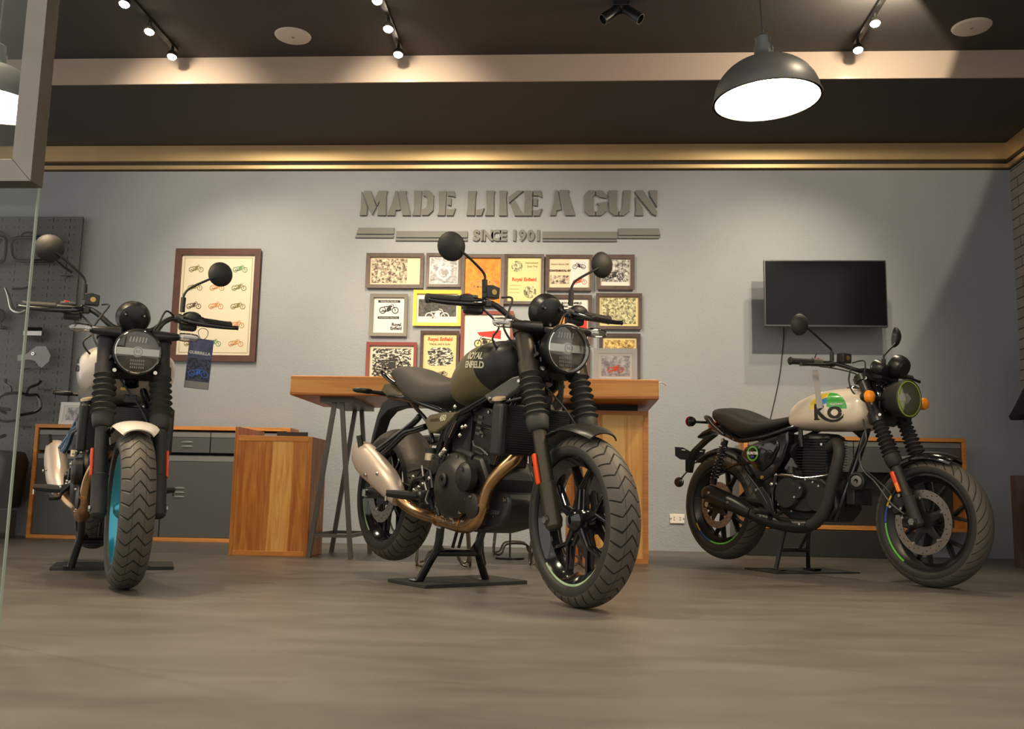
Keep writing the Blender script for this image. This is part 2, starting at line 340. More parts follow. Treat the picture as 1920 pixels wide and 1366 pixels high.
def copy_tree(o, parent=None):
    c = o.copy(); COL.objects.link(c)
    if parent: c.parent = parent
    for ch in [q for q in bpy.data.objects if q.parent == o]: copy_tree(ch, c)
    return c
def sring(c, u, v, ru, rv, n=2.0, seg=24):
    # superellipse ring
    u, v, c = Vector(u), Vector(v), Vector(c); R_ = []
    for k in range(seg):
        t = 2*PI*k/seg; a, b = math.cos(t), math.sin(t)
        R_.append(c+u*ru*math.copysign(abs(a)**(2/n), a)+v*rv*math.copysign(abs(b)**(2/n), b))
    return R_
def lerp(a, b, t): return a+(b-a)*t
def interp_rows(rows, x):
    if x <= rows[0][0]: return rows[0][1:]
    for p, q in zip(rows, rows[1:]):
        if x <= q[0]:
            t = (x-p[0])/(q[0]-p[0]); return [lerp(a, b, t) for a, b in zip(p[1:], q[1:])]
    return rows[-1][1:]
def smooth_rows(rows, m=3):
    # Catmull-Rom densify rows of numbers
    out = []
    for i in range(len(rows)-1):
        p0, p1, p2, p3 = rows[max(i-1,0)], rows[i], rows[i+1], rows[min(i+2,len(rows)-1)]
        for j in range(m):
            t = j/m
            out.append([.5*((2*b)+(c-a)*t+(2*a-5*b+4*c-d)*t*t+(3*b-a-3*c+d)*t**3) for a, b, c, d in zip(p0, p1, p2, p3)])
    out.append(list(rows[-1])); return out
def text_mesh(txt, size, extrude=.0006, off=0.0, spacing=1.0, shear=0.0):
    c = bpy.data.curves.new('t', 'FONT'); c.body = txt; c.size = size; c.extrude = extrude; c.offset = off; c.align_x = 'CENTER'; c.align_y = 'CENTER'
    c.space_character = spacing; c.shear = shear
    c.resolution_u = 3
    o = bpy.data.objects.new('t', c); COL.objects.link(o)
    dg = bpy.context.evaluated_depsgraph_get(); me = bpy.data.meshes.new_from_object(o.evaluated_get(dg))
    vs = [v.co.copy() for v in me.vertices]; fs = [tuple(p.vertices) for p in me.polygons]
    bpy.data.objects.remove(o); bpy.data.curves.remove(c); bpy.data.meshes.remove(me)
    return vs, fs
def text_on(name, txt, size, m, parent, fn, **k):
    # fn maps text-plane (x, y, z=out) to 3-D
    vs, fs = text_mesh(txt, size, **k); b = MB(); b.add([fn(v.x, v.y, v.z) for v in vs], fs)
    return b.build(name, m, parent, recalc=False, ang=20)

# ================================================================ THE SETTING
YB, XR, ZS, ZC, YF = 7.241, 3.34, 3.15, 3.335, 6.06
def struct(name, b, m, parent=None, **k):
    o = b.build(name, m, parent, **k)
    if not parent: o['kind'] = 'structure'
    return o
struct('floor', MB().bx(-7, 5, -3, YB+.1, -.05, 0), 'floor_vinyl')
struct('wall_back', MB().bx(-7, XR+.1, YB, YB+.1, 0, ZC+.1), 'wall_paint')
struct('wall_right', MB().bx(XR, XR+.1, 2.2, YB+.1, 0, ZC+.1), 'brick_white')
c_ = struct('ceiling', MB().bx(-7, 5, 1.9, YF, ZC, ZC+.1), 'ceiling_dark')
struct('trim_1', MB().bx(-7, XR, YF, YB, ZS, ZS+.1), 'ceiling_dark')          # lowered dark soffit along the back wall
struct('trim_2', MB().bx(-7, XR, YF-.012, YF, ZS-.004, ZC), 'ceiling_beige')      # beige upstand between soffit and ceiling
def trim_run(name, z0, z1, d, m):
    b = MB(); b.prism([(0, z0), (-d, z0+.004), (-d-.0, z1-.004), (0, z1)], (-7, YB, 0), (0, 1, 0), (0, 0, 1), (XR+7, 0, 0))
    b.prism([(0, z0), (-d, z0+.004), (-d, z1-.004), (0, z1)], (XR, 2.3, 0), (1, 0, 0), (0, 0, 1), (0, YB-2.3, 0))
    return struct(name, b, m)
trim_run('trim_3', 3.012, ZS, .035, 'trim_gold'); trim_run('trim_4', 2.985, 3.012, .012, 'trim_dark')
trim_run('trim_5', 2.948, 2.985, .03, 'trim_gold'); trim_run('trim_6', 2.940, 2.948, .012, 'trim_dark')

# glass entrance door with its square steel pull handle, at the left edge
dr = empty('door_1', (-1.45, 2.3, 0), kind='structure')
g = MB().prism([(-1.2, .01), (.058, .01), (.058, 3.2), (-1.2, 3.2)], (0, -.005, 0), (1, 0, 0), (0, 0, 1), (0, .010, 0)).build('glass_panel', 'clear_glass', dr)
MB().prism([(.0581, .01), (.0605, .01), (.0605, 3.2), (.0581, 3.2)], (0, -.005, 0), (1, 0, 0), (0, 0, 1), (0, .010, 0)).build('glass_edge', 'glass_edge', dr)
h = MB(); y0, y1 = -.10, -.044
h.add(*(lambda q: (q, [(0,1,2,3),(7,6,5,4),(0,4,5,1),(1,5,6,2),(2,6,7,3),(3,7,4,0)]))([Vector(p) for p in ((.037,y0,1.183),(.090,y0,1.125),(.090,y0,3.0),(.037,y0,3.0),(.037,y1,1.183),(.090,y1,1.125),(.090,y1,3.0),(.037,y1,3.0))]))
h.add(*(lambda q: (q, [(0,1,2,3),(7,6,5,4),(0,4,5,1),(1,5,6,2),(2,6,7,3),(3,7,4,0)]))([Vector(p) for p in ((-.9,y0,1.125),(.090,y0,1.125),(.037,y0,1.183),(-.9,y0,1.183),(-.9,y1,1.125),(.090,y1,1.125),(.037,y1,1.183),(-.9,y1,1.183))]))
hd_ = h.build('door_handle', 'steel_brushed', dr, bevel=.0015); hd_.location = (.006, 0, .010)

# ceiling lamps on three tracks: the two heads nearest the wall of each track are in view
def track_lamp(x, y, z, aim, label, energy, size, blend=.6, group='lamps on the ceiling tracks', rad=.03, col=(1, .83, .60)):
    t = empty('track_lamp', (x, y, z), label=label, cat='ceiling lamp', group=group)
    d = Vector((0, -.25, -1)).normalized(); c = Vector((0, 0, -.055))
    MB().cyl((0, 0, 0), (0, 0, -.05), .010, seg=8).build('arm', 'black_satin', t)
    b = MB(); b.lathe([(0, -.022), (.026, -.022), (.033, -.012), (.034, .012), (.030, .012), (.026, .004), (0, .003)], c, d, 24)
    b.build('lamp_body', 'black_satin', t)
    b = MB(); b.lathe([(.029, .005), (.029, .012), (.024, .020), (.012, .025), (0, .026)], c, d, 24); b.build('bulb', 'light_white', t)
    p = Vector((x, y, z))+c+d*.055
    spot('spot', p, aim, energy, size, blend, rad=rad, col=col)
def track(x, label):
    o = MB().bx(x-.018, x+.018, 2.2, 5.90, ZC-.022, ZC).build('lighting_track', 'black_satin')
    tag(o, label, 'lighting track', 'ceiling lighting tracks')
def speaker(x, y, label):
    b = MB().lathe([(0, -.012), (.10, -.012), (.112, -.008), (.118, 0)], (x, y, ZC), (0, 0, 1), 36)
    o = b.build('ceiling_speaker', 'speaker_white'); tag(o, label, 'ceiling speaker', 'round ceiling speakers')
    MB().lathe([(0, -.0135), (.012, -.0135), (.012, -.012)], (x, y, ZC), (0, 0, 1), 12).build('logo_plate', 'ink_grey', o)
speaker(-1.85, 5.75, 'round white ceiling speaker to the left of the middle spotlight track')
speaker(2.46, 5.73, 'round white ceiling speaker near the right wall, right of the pendant lamp')

# a pair of dark unlit spot heads on the ceiling between the middle and right tracks
t = empty('twin_spotlight', (.27, 5.38, ZC), label='unlit black twin-headed spotlight on the dark ceiling left of the pendant lamp', cat='ceiling lamp')
MB().box((0, 0, -.015), (.10, .05, .03)).build('base', 'black_satin', t, bevel=.004)
for sx in (-1, 1):
    d = Vector((sx*.75, -.25, -.62)).normalized(); c = Vector((sx*.06, 0, -.075))
    o = MB().lathe([(0, -.06), (.03, -.06), (.034, -.045), (.034, .07), (.030, .07), (.028, .05), (0, .05)], c, d, 20).build('spotlight_head', 'black_satin', t)
    MB().lathe([(.030, .0705), (.033, .0705), (.033, .068), (.030, .068)], c, d, 24, closed=True).build('lens_ring', 'frame_grey', o)

# pendant lamps
def pendant(x, y, z, label, tilt=0.0):
    t = empty('pendant_lamp', (x, y, z), (0, tilt, 0), label, 'pendant lamp', 'dome pendant lamps')
    R0, H = .20, .165
    out = [(R0*math.cos(a), H*math.sin(a)) for a in np.linspace(0, 1.28, 16)]
    inn = [(r-.004, h-.003) for r, h in reversed(out)]
    sh = MB().lathe([(R0+.006, -.008), (R0+.006, .0)]+out+[(.0, out[-1][1]+.002)]+[(0, inn[0][1])]+inn+[(R0-.004, -.008)], (0, 0, 0), (0, 0, 1), 48, closed=False).build('lamp_shade', 'lamp_grey', t)
    MB().lathe([(.001, inn[0][1]-.0015)]+[(r-.0015, h-.0015) for r, h in inn], (0, 0, 0), (0, 0, 1), 48).build('shade_lining', 'lamp_inner', sh)
    zt = out[-1][1]
    MB().lathe([(.058, zt-.012), (.040, zt+.008), (.036, zt+.03), (.036, zt+.055), (.029, zt+.058), (.029, zt+.09), (.022, zt+.097), (0, zt+.10)], (0, 0, 0), (0, 0, 1), 24).build('lamp_socket', 'lamp_grey', t)
    MB().ball((0, 0, .07), .045).build('bulb', 'light_white', t)
    MB().cyl((0, 0, zt+.09), (0, 0, 3.3-z), .0035, seg=8).build('cord', 'cable', t)
    spot('spot', (x, y, z+.0), (x, y, 0), 22, 150, .5, rad=.12, col=(1, .74, .46))
pendant(.73, 3.5, 1.902, 'grey dome pendant lamp with glowing inside hanging above the right half of the room', -.05)
pendant(-2.34, 3.5, 1.90, 'grey dome pendant lamp half hidden behind the steel door handle')

# ================================================================ WALL LETTERING
SX, SZ = .004239, .004348
def wp(px, py): return (-1.705+(px-677)*SX, 2.77-(py-359)*SZ)
def c8(P): return [wp(660+x/6.4, 340+y/6.4) for x, y in P]
def c7(P): return [wp(660+x/3.198, 330+y/3.198) for x, y in P]
LT = [('letter_m', c8, [[(120,125),(130,140),(200,325),(195,418),(110,418),(122,330)], [(150,122),(235,122),(310,318),(262,415),(203,290)], [(330,120),(438,120),(425,190),(430,418),(325,418),(345,240),(318,305),(282,225)]]),
 ('letter_a', c8, [[(535,122),(560,122),(605,345),(600,352),(545,355),(540,418),(440,418),(500,260)], [(578,122),(672,122),(665,160),(730,418),(630,418)]]),
 ('letter_d', c8, [[(762,120),(855,120),(848,418),(748,418),(765,350)], [(875,118),(945,118),(1003,178),(1000,355),(940,415),(865,415),(865,345),(890,340),(920,310),(925,215),(905,190),(875,180)]]),
 ('letter_e', c8, [[(1060,125),(1155,122),(1145,418),(1050,418),(1068,360)], [(1168,125),(1250,125),(1262,200),(1225,185),(1170,183)], [(1175,210),(1215,210),(1212,300),(1170,290)], [(1165,340),(1215,345),(1270,330),(1240,418),(1160,418)]]),
 ('letter_l', c8, [[(1415,125),(1515,122),(1505,200),(1498,418),(1400,418),(1412,300)], [(1520,350),(1560,345),(1612,328),(1580,418),(1515,418)]]),
 ('letter_i', c8, [[(1630,120),(1735,120),(1725,160),(1728,418),(1622,418),(1640,360)]]),
 ('letter_k', c7, [[(893,92),(940,92),(935,130),(943,242),(893,242),(897,150)], [(948,132),(1000,92),(1038,92),(952,166)], [(960,168),(985,148),(1042,242),(988,242)]]),
 ('letter_e', c7, [[(1042,92),(1092,92),(1090,242),(1042,242),(1047,150)], [(1098,92),(1142,92),(1148,134),(1125,122),(1098,122)], [(1100,137),(1122,137),(1120,184),(1098,180)], [(1098,208),(1120,210),(1150,198),(1135,242),(1098,242)]]),
 ('letter_a', c7, [[(1226,90),(1242,90),(1264,205),(1235,212),(1232,240),(1198,240),(1218,170)], [(1252,88),(1308,88),(1303,110),(1345,240),(1288,240)]]),
 ('letter_g', c7, [[(1425,90),(1462,90),(1462,115),(1450,130),(1450,205),(1465,216),(1465,240),(1425,240),(1402,215),(1402,120)], [(1468,90),(1505,90),(1532,120),(1532,137),(1495,132),(1468,116)], [(1472,168),(1536,156),(1530,215),(1500,240),(1470,240),(1470,215),(1487,205),(1487,180)]]),
 ('letter_u', c7, [[(1543,90),(1595,90),(1590,185),(1600,215),(1600,240),(1575,240),(1548,215)], [(1632,90),(1674,90),(1665,215),(1635,240),(1606,240),(1606,215),(1625,200)]]),
 ('letter_n', c7, [[(1702,125),(1745,195),(1748,240),(1700,240),(1705,200)], [(1702,90),(1745,90),(1828,215),(1825,242),(1800,232),(1702,108)], [(1782,90),(1830,90),(1828,190),(1788,125)]])]
ORD = ['first', 'second', 'third', 'fourth']
WORD = ['MADE']*4+['LIKE']*4+['A']+['GUN']*3; PL = ['first', 'second', 'third', 'last', 'first', 'second', 'third', 'last', 'only', 'first', 'middle', 'last']
for i, (nm, f, polys) in enumerate(LT):
    b = MB()
    for P in polys: b.prism(f(P), (0, YB-.022, 0), (1, 0, 0), (0, 0, 1), (0, .022, 0))
    o = b.build('wall_letter', 'wall_letters', bevel=.001)
    ch = nm[-1].upper()
    tag(o, 'raised grey stencil letter %s, %s letter of the word %s on the wall' % (ch, PL[i], WORD[i]), 'letter', 'raised stencil letters on the wall')
lx = -.795; chars = 'SINCE 1901'; wd = (.551)/10
cxs = [-.768, -.722, -.675, -.611, -.556, None, -.466, -.404, -.338, -.280]
for i, ch in enumerate(chars):
    if ch == ' ': continue
    vs, fs = text_mesh(ch if ch != '1' else '1', .115, extrude=.009, off=.006)
    b = MB(); b.add([(cxs[i]+v.x*.96, YB-.009-v.z, 2.404+v.y) for v in vs], fs)
    o = b.build('wall_letter', 'wall_letters', recalc=False)
    wh = 'word SINCE' if i < 5 else 'year 1901'
    k = ['first','second','third','fourth','last'][i] if i < 5 else ['first','second','third','last'][i-6]
    tag(o, 'small raised grey %s %s, %s of the %s on the wall' % ('letter' if i < 5 else 'digit', ch, k, wh), 'letter', 'small raised letters under the slogan')
BR = [('upper left end stripe', c8, [(105,565),(537,565),(535,640),(78,640)]), ('lower thin stripe at the left end', c8, [(72,657),(535,657),(530,685),(65,685)]),
 ('thick stripe left of SINCE', c8, [(560,605),(1420,605),(1420,680),(558,680)]), ('thin stripe left of SINCE', c8, [(556,697),(1420,697),(1420,720),(556,720)]),
 ('thick stripe right of the year', c7, [(1155,335),(1595,335),(1595,376),(1155,376)]), ('thin stripe right of the year', c7, [(1155,382),(1593,382),(1593,393),(1155,393)]),
 ('upper right end stripe', c7, [(1602,315),(1838,315),(1848,355),(1602,355)]), ('lower thin stripe at the right end', c7, [(1602,362),(1848,362),(1840,374),(1602,374)])]
for nm, f, P in BR:
    o = MB().prism(f(P), (0, YB-.016, 0), (1, 0, 0), (0, 0, 1), (0, .016, 0)).build('wall_stripe', 'wall_letters', bevel=.001)
    tag(o, 'raised grey bar on the wall, '+nm, 'wall stripe', 'raised stripes under the slogan')

# ================================================================ PICTURES
def flat(b, P, y, t=.0008): b.prism(P, (0, y-t, 0), (1, 0, 0), (0, 0, 1), (0, t, 0)); return b
def mini_bike(cx, cz, s, y, flip=1):
    # side silhouette of an old motorcycle, s = overall length
    b = MB(); s = s/2
    def pt(x, z): return (cx+x*s*flip, cz+z*s)
    for wx in (-.62, .62):
        b.lathe([(.26*s, 0), (.34*s, 0), (.34*s, .0008), (.26*s, .0008)], (pt(wx, -.2)[0], y, pt(wx, -.2)[1]), (0, -1, 0), 20, closed=True)
        b.lathe([(0, 0), (.06*s, 0), (.06*s, .0008), (0, .0008)], (pt(wx, -.2)[0], y, pt(wx, -.2)[1]), (0, -1, 0), 10)
    for P in ([(-.12,.22),(.1,.3),(.32,.26),(.34,.14),(-.1,.12)], [(-.5,.2),(-.1,.22),(-.14,.12),(-.5,.13)], [(-.14,.1),(.2,.12),(.24,-.22),(-.14,-.26),(-.26,-.1)],
              [(-.62,-.18),(-.12,-.24),(-.12,-.28),(-.62,-.24)], [(.34,.36),(.40,.36),(.66,-.2),(.6,-.22)], [(.14,.44),(.36,.40),(.38,.34),(.12,.40)], [(.0,-.24),(-.8,-.3),(-.8,-.36),(.04,-.31)]):
        flat(b, [pt(*p) for p in P], y)
    return b
def picture(nm, x0, z1, x1, z0, fm, pm, fw_=.024, depth=.028, label='', y=YB, items=(), mount=.0, name='picture_frame', cat='picture'):
    cx, cz = (x0+x1)/2, (z0+z1)/2
    t = empty(name, (cx, y, cz), label=label, cat=cat, group='framed pictures above the table' if name == 'picture_frame' else None)
    w_, h_ = x1-x0, z1-z0; b = MB(); W2, H2 = w_/2, h_/2
    q = [(-W2, -H2), (W2, -H2), (W2, H2), (-W2, H2)]; qi = [(a-math.copysign(fw_, a), c-math.copysign(fw_, c)) for a, c in q]
    k = .006
    rings = [[Vector((a, -.001, c)) for a, c in q], [Vector((a, -depth, c)) for a, c in q], [Vector((a+math.copysign(-k, a), -depth-.003, c+math.copysign(-k, c))) for a, c in q],
             [Vector((a, -depth+.002, c)) for a, c in qi], [Vector((a, -.010, c)) for a, c in qi]]
    b.loft(rings, cap=False)
    b.build('frame', fm, t, ang=20)
    MB().bx(-W2+.003, W2-.003, -.010, -.001, -H2+.003, H2-.003).build('print_sheet', pm, t)
    iw, ih = w_-2*fw_, h_-2*fw_
    for it in items:
        kd = it[0]
        if kd == 'rect':   # name, mat, u0,v0,u1,v1 in 0..1 of the sheet
            _, n_, m_, u0, v0, u1, v1 = it
            flat(MB(), [(-iw/2+iw*u, -ih/2+ih*v) for u, v in ((u0,v0),(u1,v0),(u1,v1),(u0,v1))], -.0102).build(n_, m_, t)
        elif kd == 'bike':
            _, m_, u, v, s, fl = it; mini_bike(-iw/2+iw*u, -ih/2+ih*v, s*iw, -.0112, fl).build('motorcycle_drawing', m_, t)
        elif kd == 'text':
            _, s_, m_, u, v, sz = it[:6]; X, Z = -iw/2+iw*u, -ih/2+ih*v; off = it[6] if len(it) > 6 else .0
            text_on('lettering', s_, sz*iw, m_, t, lambda a, c, d, X=X, Z=Z: (X+a, -.0125-d, Z+c), extrude=.0003, off=off)
        elif kd == 'disc':
            _, n_, m_, u, v, r_, r0 = it
            c = (-iw/2+iw*u, -.0105, -ih/2+ih*v); rr = r_*iw
            MB().lathe([(r0*iw, 0), (rr, 0), (rr, .0008), (r0*iw, .0008)], c, (0, -1, 0), 28, closed=True).build(n_, m_, t)
        elif kd == 'poly':
            _, n_, m_, P = it
            flat(MB(), [(-iw/2+iw*u, -ih/2+ih*v) for u, v in P], -.0104).build(n_, m_, t)
    return t
E_ = .0012
picture('1', -1.627, 2.253, -1.18, 1.984, 'frame_brown', 'paper_cream', label='brown framed sepia photo of a machine hall, top left of the picture wall',
        items=[('rect', 'photograph', 'photo_sepia', .03, .06, .74, .95)])
picture('2', -1.15, 2.255, -.885, 1.995, 'frame_brown', 'paper_white', .018, label='small brown framed picture of an old spoked wheel machine, half behind a mirror',
        items=[('rect', 'photograph', 'photo_grey', .04, .05, .96, .95), ('disc', 'wheel_ring', 'paper_white', .5, .42, .24, .17), ('disc', 'wheel_hub', 'ink_grey', .5, .42, .07, 0)])
picture('3', -.871, 2.248, -.546, 1.84, 'frame_brown', 'orange_print', .022, label='brown framed bright orange poster with an old motorcycle',
        items=[('bike', 'ink_rust', .5, .45, .78, 1)])
picture('4', -.534, 2.249, -.235, 1.863, 'frame_dark', 'paper_yellow', .018, label='dark framed pale yellow advert with two round portraits and an orange title',
        items=[('disc', 'portrait', 'photo_green', .28, .80, .17, 0), ('disc', 'portrait', 'photo_green', .68, .22, .19, 0), ('text', 'Royal Enfield', 'ink_red', .5, .50, .14, .0012),
               ('text', 'International', 'ink_olive', .72, .88, .075), ('text', 'Days Trial', 'ink_olive', .74, .80, .075), ('rect', 'text_lines', 'ink_olive', .06, .36, .40, .368), ('rect', 'text_lines', 'ink_olive', .06, .28, .36, .288), ('rect', 'text_lines', 'ink_olive', .06, .20, .36, .208)])
picture('5', -.211, 2.246, .145, 1.971, 'frame_brown', 'paper_cream', .02, label='brown framed advert with two motorcycles and bold dark lettering, beside a mirror',
        items=[('rect', 'white_panel', 'paper_white', .52, .04, .97, .96), ('bike', 'ink', .74, .76, .34, -1), ('bike', 'ink_red', .76, .25, .36, 1), ('text', "Britain's Fastest 250!", 'ink_brown', .27, .80, .052), ('text', 'CONTINENTAL GT', 'ink_brown', .27, .58, .062, .0015), ('rect', 'photograph', 'photo_sepia', .04, .14, .49, .42)])
picture('6', .184, 2.248, .466, 1.982, 'frame_brown', 'paper_white', .026, label='brown framed black and white photo with a motorcycle, top right of the pictures',
        items=[('rect', 'photograph', 'photo_bw', .04, .16, .96, .97), ('bike', 'ink', .45, .42, .7, 1)])
picture('7', -1.584, 1.926, -1.297, 1.601, 'frame_grey', 'paper_white', .022, label='grey-green framed white advert with two black banners and a motorcycle',
        items=[('rect', 'banner', 'ink', .14, .86, .86, .93), ('text', 'Setting the Standard', 'paper_white', .5, .893, .068), ('bike', 'ink', .5, .70, .66, 1), ('rect', 'banner', 'ink', .14, .40, .84, .47), ('text', 'Royal Enfield for a Royal Time', 'paper_white', .49, .433, .048), ('text', 'Royal', 'ink', .76, .24, .14, .001), ('text', 'Enfield', 'ink', .75, .13, .14, .001)])
picture('8', -1.242, 1.958, -.876, 1.685, 'frame_yellow', 'paper_white', .022, label='bright yellow framed photo of an old motorcycle before dark trees',
        items=[('rect', 'photograph', 'photo_dark', .04, .22, .96, .82), ('bike', 'paper_white', .5, .30, .62, 1)])
picture('9', -.863, 1.795, -.465, 1.317, 'frame_red', 'paper_white', .02, label='red framed white poster with a red and orange motorcycle, behind the fuel tank',
        items=[('poly', 'banner', 'red_flat', [(.28,.68),(.8,.72),(.8,.56),(.34,.62)]), ('poly', 'ground_patch', 'paper_yellow', [(.22,.5),(.5,.58),(.76,.5),(.6,.4),(.25,.38)]), ('bike', 'ink', .46, .52, .5, -1)])
picture('10', -.165, 1.927, .14, 1.55, 'frame_brown', 'paper_white', .024, label='brown framed advert with black headline and large red shape, behind the left grip',
        items=[('text', 'ROYAL ENFIELD', 'ink', .5, .90, .085, .001), ('text', '1960', 'ink', .3, .82, .09, .001), ('poly', 'red_panel', 'red_flat', [(.5,.05),(.97,.05),(.97,.60),(.72,.55),(.5,.3)]), ('poly', 'orange_panel', 'orange_flat', [(.12,.3),(.62,.62),(.6,.72),(.1,.6)]), ('bike', 'ink_grey', .4, .38, .5, 1)])
picture('16', -.165, 1.52, .13, 1.29, 'frame_brown', 'paper_cream', .022, label='brown framed picture low on the wall, mostly hidden behind the headlight', items=[('rect', 'photograph', 'photo_sepia', .1, .1, .9, .9)])
picture('11', .182, 1.942, .524, 1.672, 'frame_brown', 'paper_yellow', .02, label='brown framed greenish photo of a factory crowd at the right edge of the picture wall',
        items=[('rect', 'photograph', 'photo_green', .05, .08, .93, .97)])
picture('12', -1.598, 1.543, -1.211, 1.23, 'frame_red', 'paper', .021, label='red framed ink drawing of a motorcycle with sidecar, lowest at the left',
        items=[('rect', 'drawing', 'photo_ink', .06, .10, .94, .92), ('bike', 'ink', .5, .48, .86, 1)])
picture('13', -1.176, 1.636, -.882, 1.20, 'frame_brown', 'paper_yellow', .018, label='brown framed yellow advert with a rider drawing, above the motorcycle seat',
        items=[('text', 'Royal Enfield', 'ink_red', .5, .90, .145, .0012), ('text', "'MADE LIKE A GUN'", 'ink_brown', .5, .80, .075), ('poly', 'drawing', 'photo_ink', [(.12,.66),(.3,.74),(.8,.73),(.92,.6),(.9,.44),(.7,.38),(.2,.38),(.12,.46),(.2,.52)]), ('bike', 'ink', .6, .24, .32, 1)])
picture('14', .209, 1.627, .512, 1.25, 'frame_dark', 'paper_yellow', .022, label='dark framed golden photo of riders behind the silver frame',
        items=[('rect', 'photograph', 'photo_gold', .06, .3, .94, .94)])
P = picture('15', 0, .20, .245, 0, 'frame_silver', 'paper_white', .022, .016, name='photo_frame', cat='photo frame', label='small silver photo frame with a red motorcycle standing on the wooden table', y=0,
        items=[('rect', 'photograph', 'photo_grey', .08, .10, .92, .90), ('bike', 'ink_red', .5, .40, .5, 1)])
P.location = (.255, 5.62, 1.158); P.rotation_euler = (-.12, 0, 0)
P = picture('17', 0, .165, .27, 0, 'photo_frame_white', 'paper_white', .02, .016, name='photo_frame', cat='photo frame', label='white photo frame standing on the low grey cabinet behind the left motorcycle', y=0,
        items=[('rect', 'photograph', 'photo_grey', .08, .10, .92, .90)])
P.location = (-3.765, 7.02, .936); P.rotation_euler = (-.10, 0, 0)
# the tall poster with fifteen small motorcycles
t = picture('poster', -3.172, 2.284, -2.487, 1.388, 'frame_mahogany', 'paper', .044, .03, name='framed_poster', label='large mahogany framed cream poster with rows of small motorcycles', cat='poster',
        items=[('bike', ['ink_olive', 'ink_brown', 'ink_green', 'ink_olive', 'ink_rust', 'ink_olive', 'ink_brown', 'ink_rust', 'ink_olive', 'ink_green', 'ink_olive', 'ink_rust', 'ink_olive', 'ink_green', 'ink_rust'][(r*3+c)], .2+.3*c, .87-.185*r, .21, 1) for r in range(5) for c in range(3)]
        + [('rect', 'border_line', 'ink_olive', .035, .025, .965, .029), ('rect', 'border_line', 'ink_olive', .035, .971, .965, .975), ('rect', 'border_line', 'ink_olive', .035, .025, .040, .975), ('rect', 'border_line', 'ink_olive', .960, .025, .965, .975)])

# ================================================================ TELEVISION, SOCKET, CABLES
TY = YB-.29
t = empty('television', (1.85, TY, 1.95), label='black flat screen television mounted high on the grey wall', cat='television')
sx = (TY/YB); x0, x1, z0, z1 = -.442, .442, -.25, .25
b = MB().bx(x0, x1, 0, .035, z0, z1); b.bx(x0+.1, x1-.1, .035, .06, z0+.06, z1-.1); b.build('casing', 'tv_bezel', t, bevel=.003)
MB().bx(x0+.008, x1-.008, -.002, .001, z0+.014, z1-.008).build('screen', 'screen', t)
MB().bx(-.05, .05, .06, .29, -.04, .04).build('wall_arm', 'black_matt', t); MB().bx(-.12, .12, .27, .29, -.1, .1).build('wall_bracket', 'black_matt', t)
t.location.x = 1.925*TY/YB+.0; t.location.z = .382+(1.964-.382)*TY/YB
b = MB().tube([(1.60, YB-.02, 1.74), (1.60, YB-.008, 1.60), (1.57, YB-.008, 1.341), (1.517, YB-.008, 1.097), (1.47, YB-.008, .93), (1.44, YB-.008, .95)], .004, 8)
tag(b.build('power_cable', 'cable'), 'thin dark cable hanging down the wall below the television', 'cable')
t = empty('wall_socket', (.793, YB, .238), label='white double wall socket low on the wall left of the rear tyre', cat='socket')
MB().bx(-.055, .055, -.012, 0, -.035, .035).build('face_plate', 'plastic_white', t, bevel=.004)
for sx in (-.022, .022):
    for q in (-.008, .008): MB().cyl((sx, -.0125, q), (sx, -.011, q), .004, seg=8).build('socket_hole', 'cable', t)
for sx in (-.047, .047): MB().cyl((sx, -.0135, 0), (sx, -.011, 0), .006, seg=8).build('screw_cap', 'grey_light', t)

# ================================================================ HIGH TABLE
TYF, TYB, TZ0, TZ1 = 5.45, 6.22, .944, 1.06
tb = empty('high_table', (-.58, 5.8, 0), label='long thick wooden bar table against the back wall behind the middle motorcycle', cat='table')
def L(b, **k): return b
MB().box((0, .035, (TZ0+TZ1)/2), (2.152, TYB-TYF, TZ1-TZ0)).build('table_top', 'wood_x', tb, bevel=.006)
for yy, nm in ((5.58, 'front'), (6.12, 'back')):
    for xa, xb in ((-1.533, -1.418), (-1.282, -1.374)):
        MB().bar((xa+.58, yy-5.8, 0), (xb+.58, yy-5.8, TZ0-.03), .026, .026, (0, 1, 0)).build('leg', 'trestle', tb, bevel=.001)
    MB().bar((-1.52+.58, yy-5.8, .13), (-1.295+.58, yy-5.8, .13), .02, .02).build('cross_bar', 'trestle', tb)
MB().bar((-.945, -.22, .13), (-.945, .32, .13), .02, .02).build('cross_bar', 'trestle', tb); MB().bar((-.715, -.22, .13), (-.715, .32, .13), .02, .02).build('cross_bar', 'trestle', tb)
MB().bx(-1.50+.58, -1.30+.58, -.25, .36, TZ0-.03, TZ0).build('leg_plate', 'trestle', tb)
s_ = MB().bx(-.03+.58, .46+.58, -.05, .36, .0, .905).build('support_box', 'wood_v', tb, bevel=.003)
b = MB()
for a in ((-.03, -.0), (.43, .46)): b.bx(a[0]+.58, a[1]+.58, -.056, -.05, .0, .905)
b.bx(.55, 1.04, -.058, -.05, .88, .905).bx(.55, 1.04, -.058, -.05, 0, .03); b.build('edge_banding', 'wood_rim', s_)
MB().bx(-.06+.58, .40+.58, 0, .34, .905, TZ0).build('gap_block', 'black_matt', tb)  # black block filling the dark gap between support and table top
t = empty('router_box', (.45, 5.72, TZ1), label='small white box lying on the right end of the wooden table', cat='box')
MB().bx(-.05, .05, -.05, .05, 0, .028).build('casing', 'plastic_white', t, bevel=.004); MB().tube([(.05, 0, .012), (.09, .02, .02), (.12, .06, .006)], .003, 6).build('lead', 'plastic_white', t)

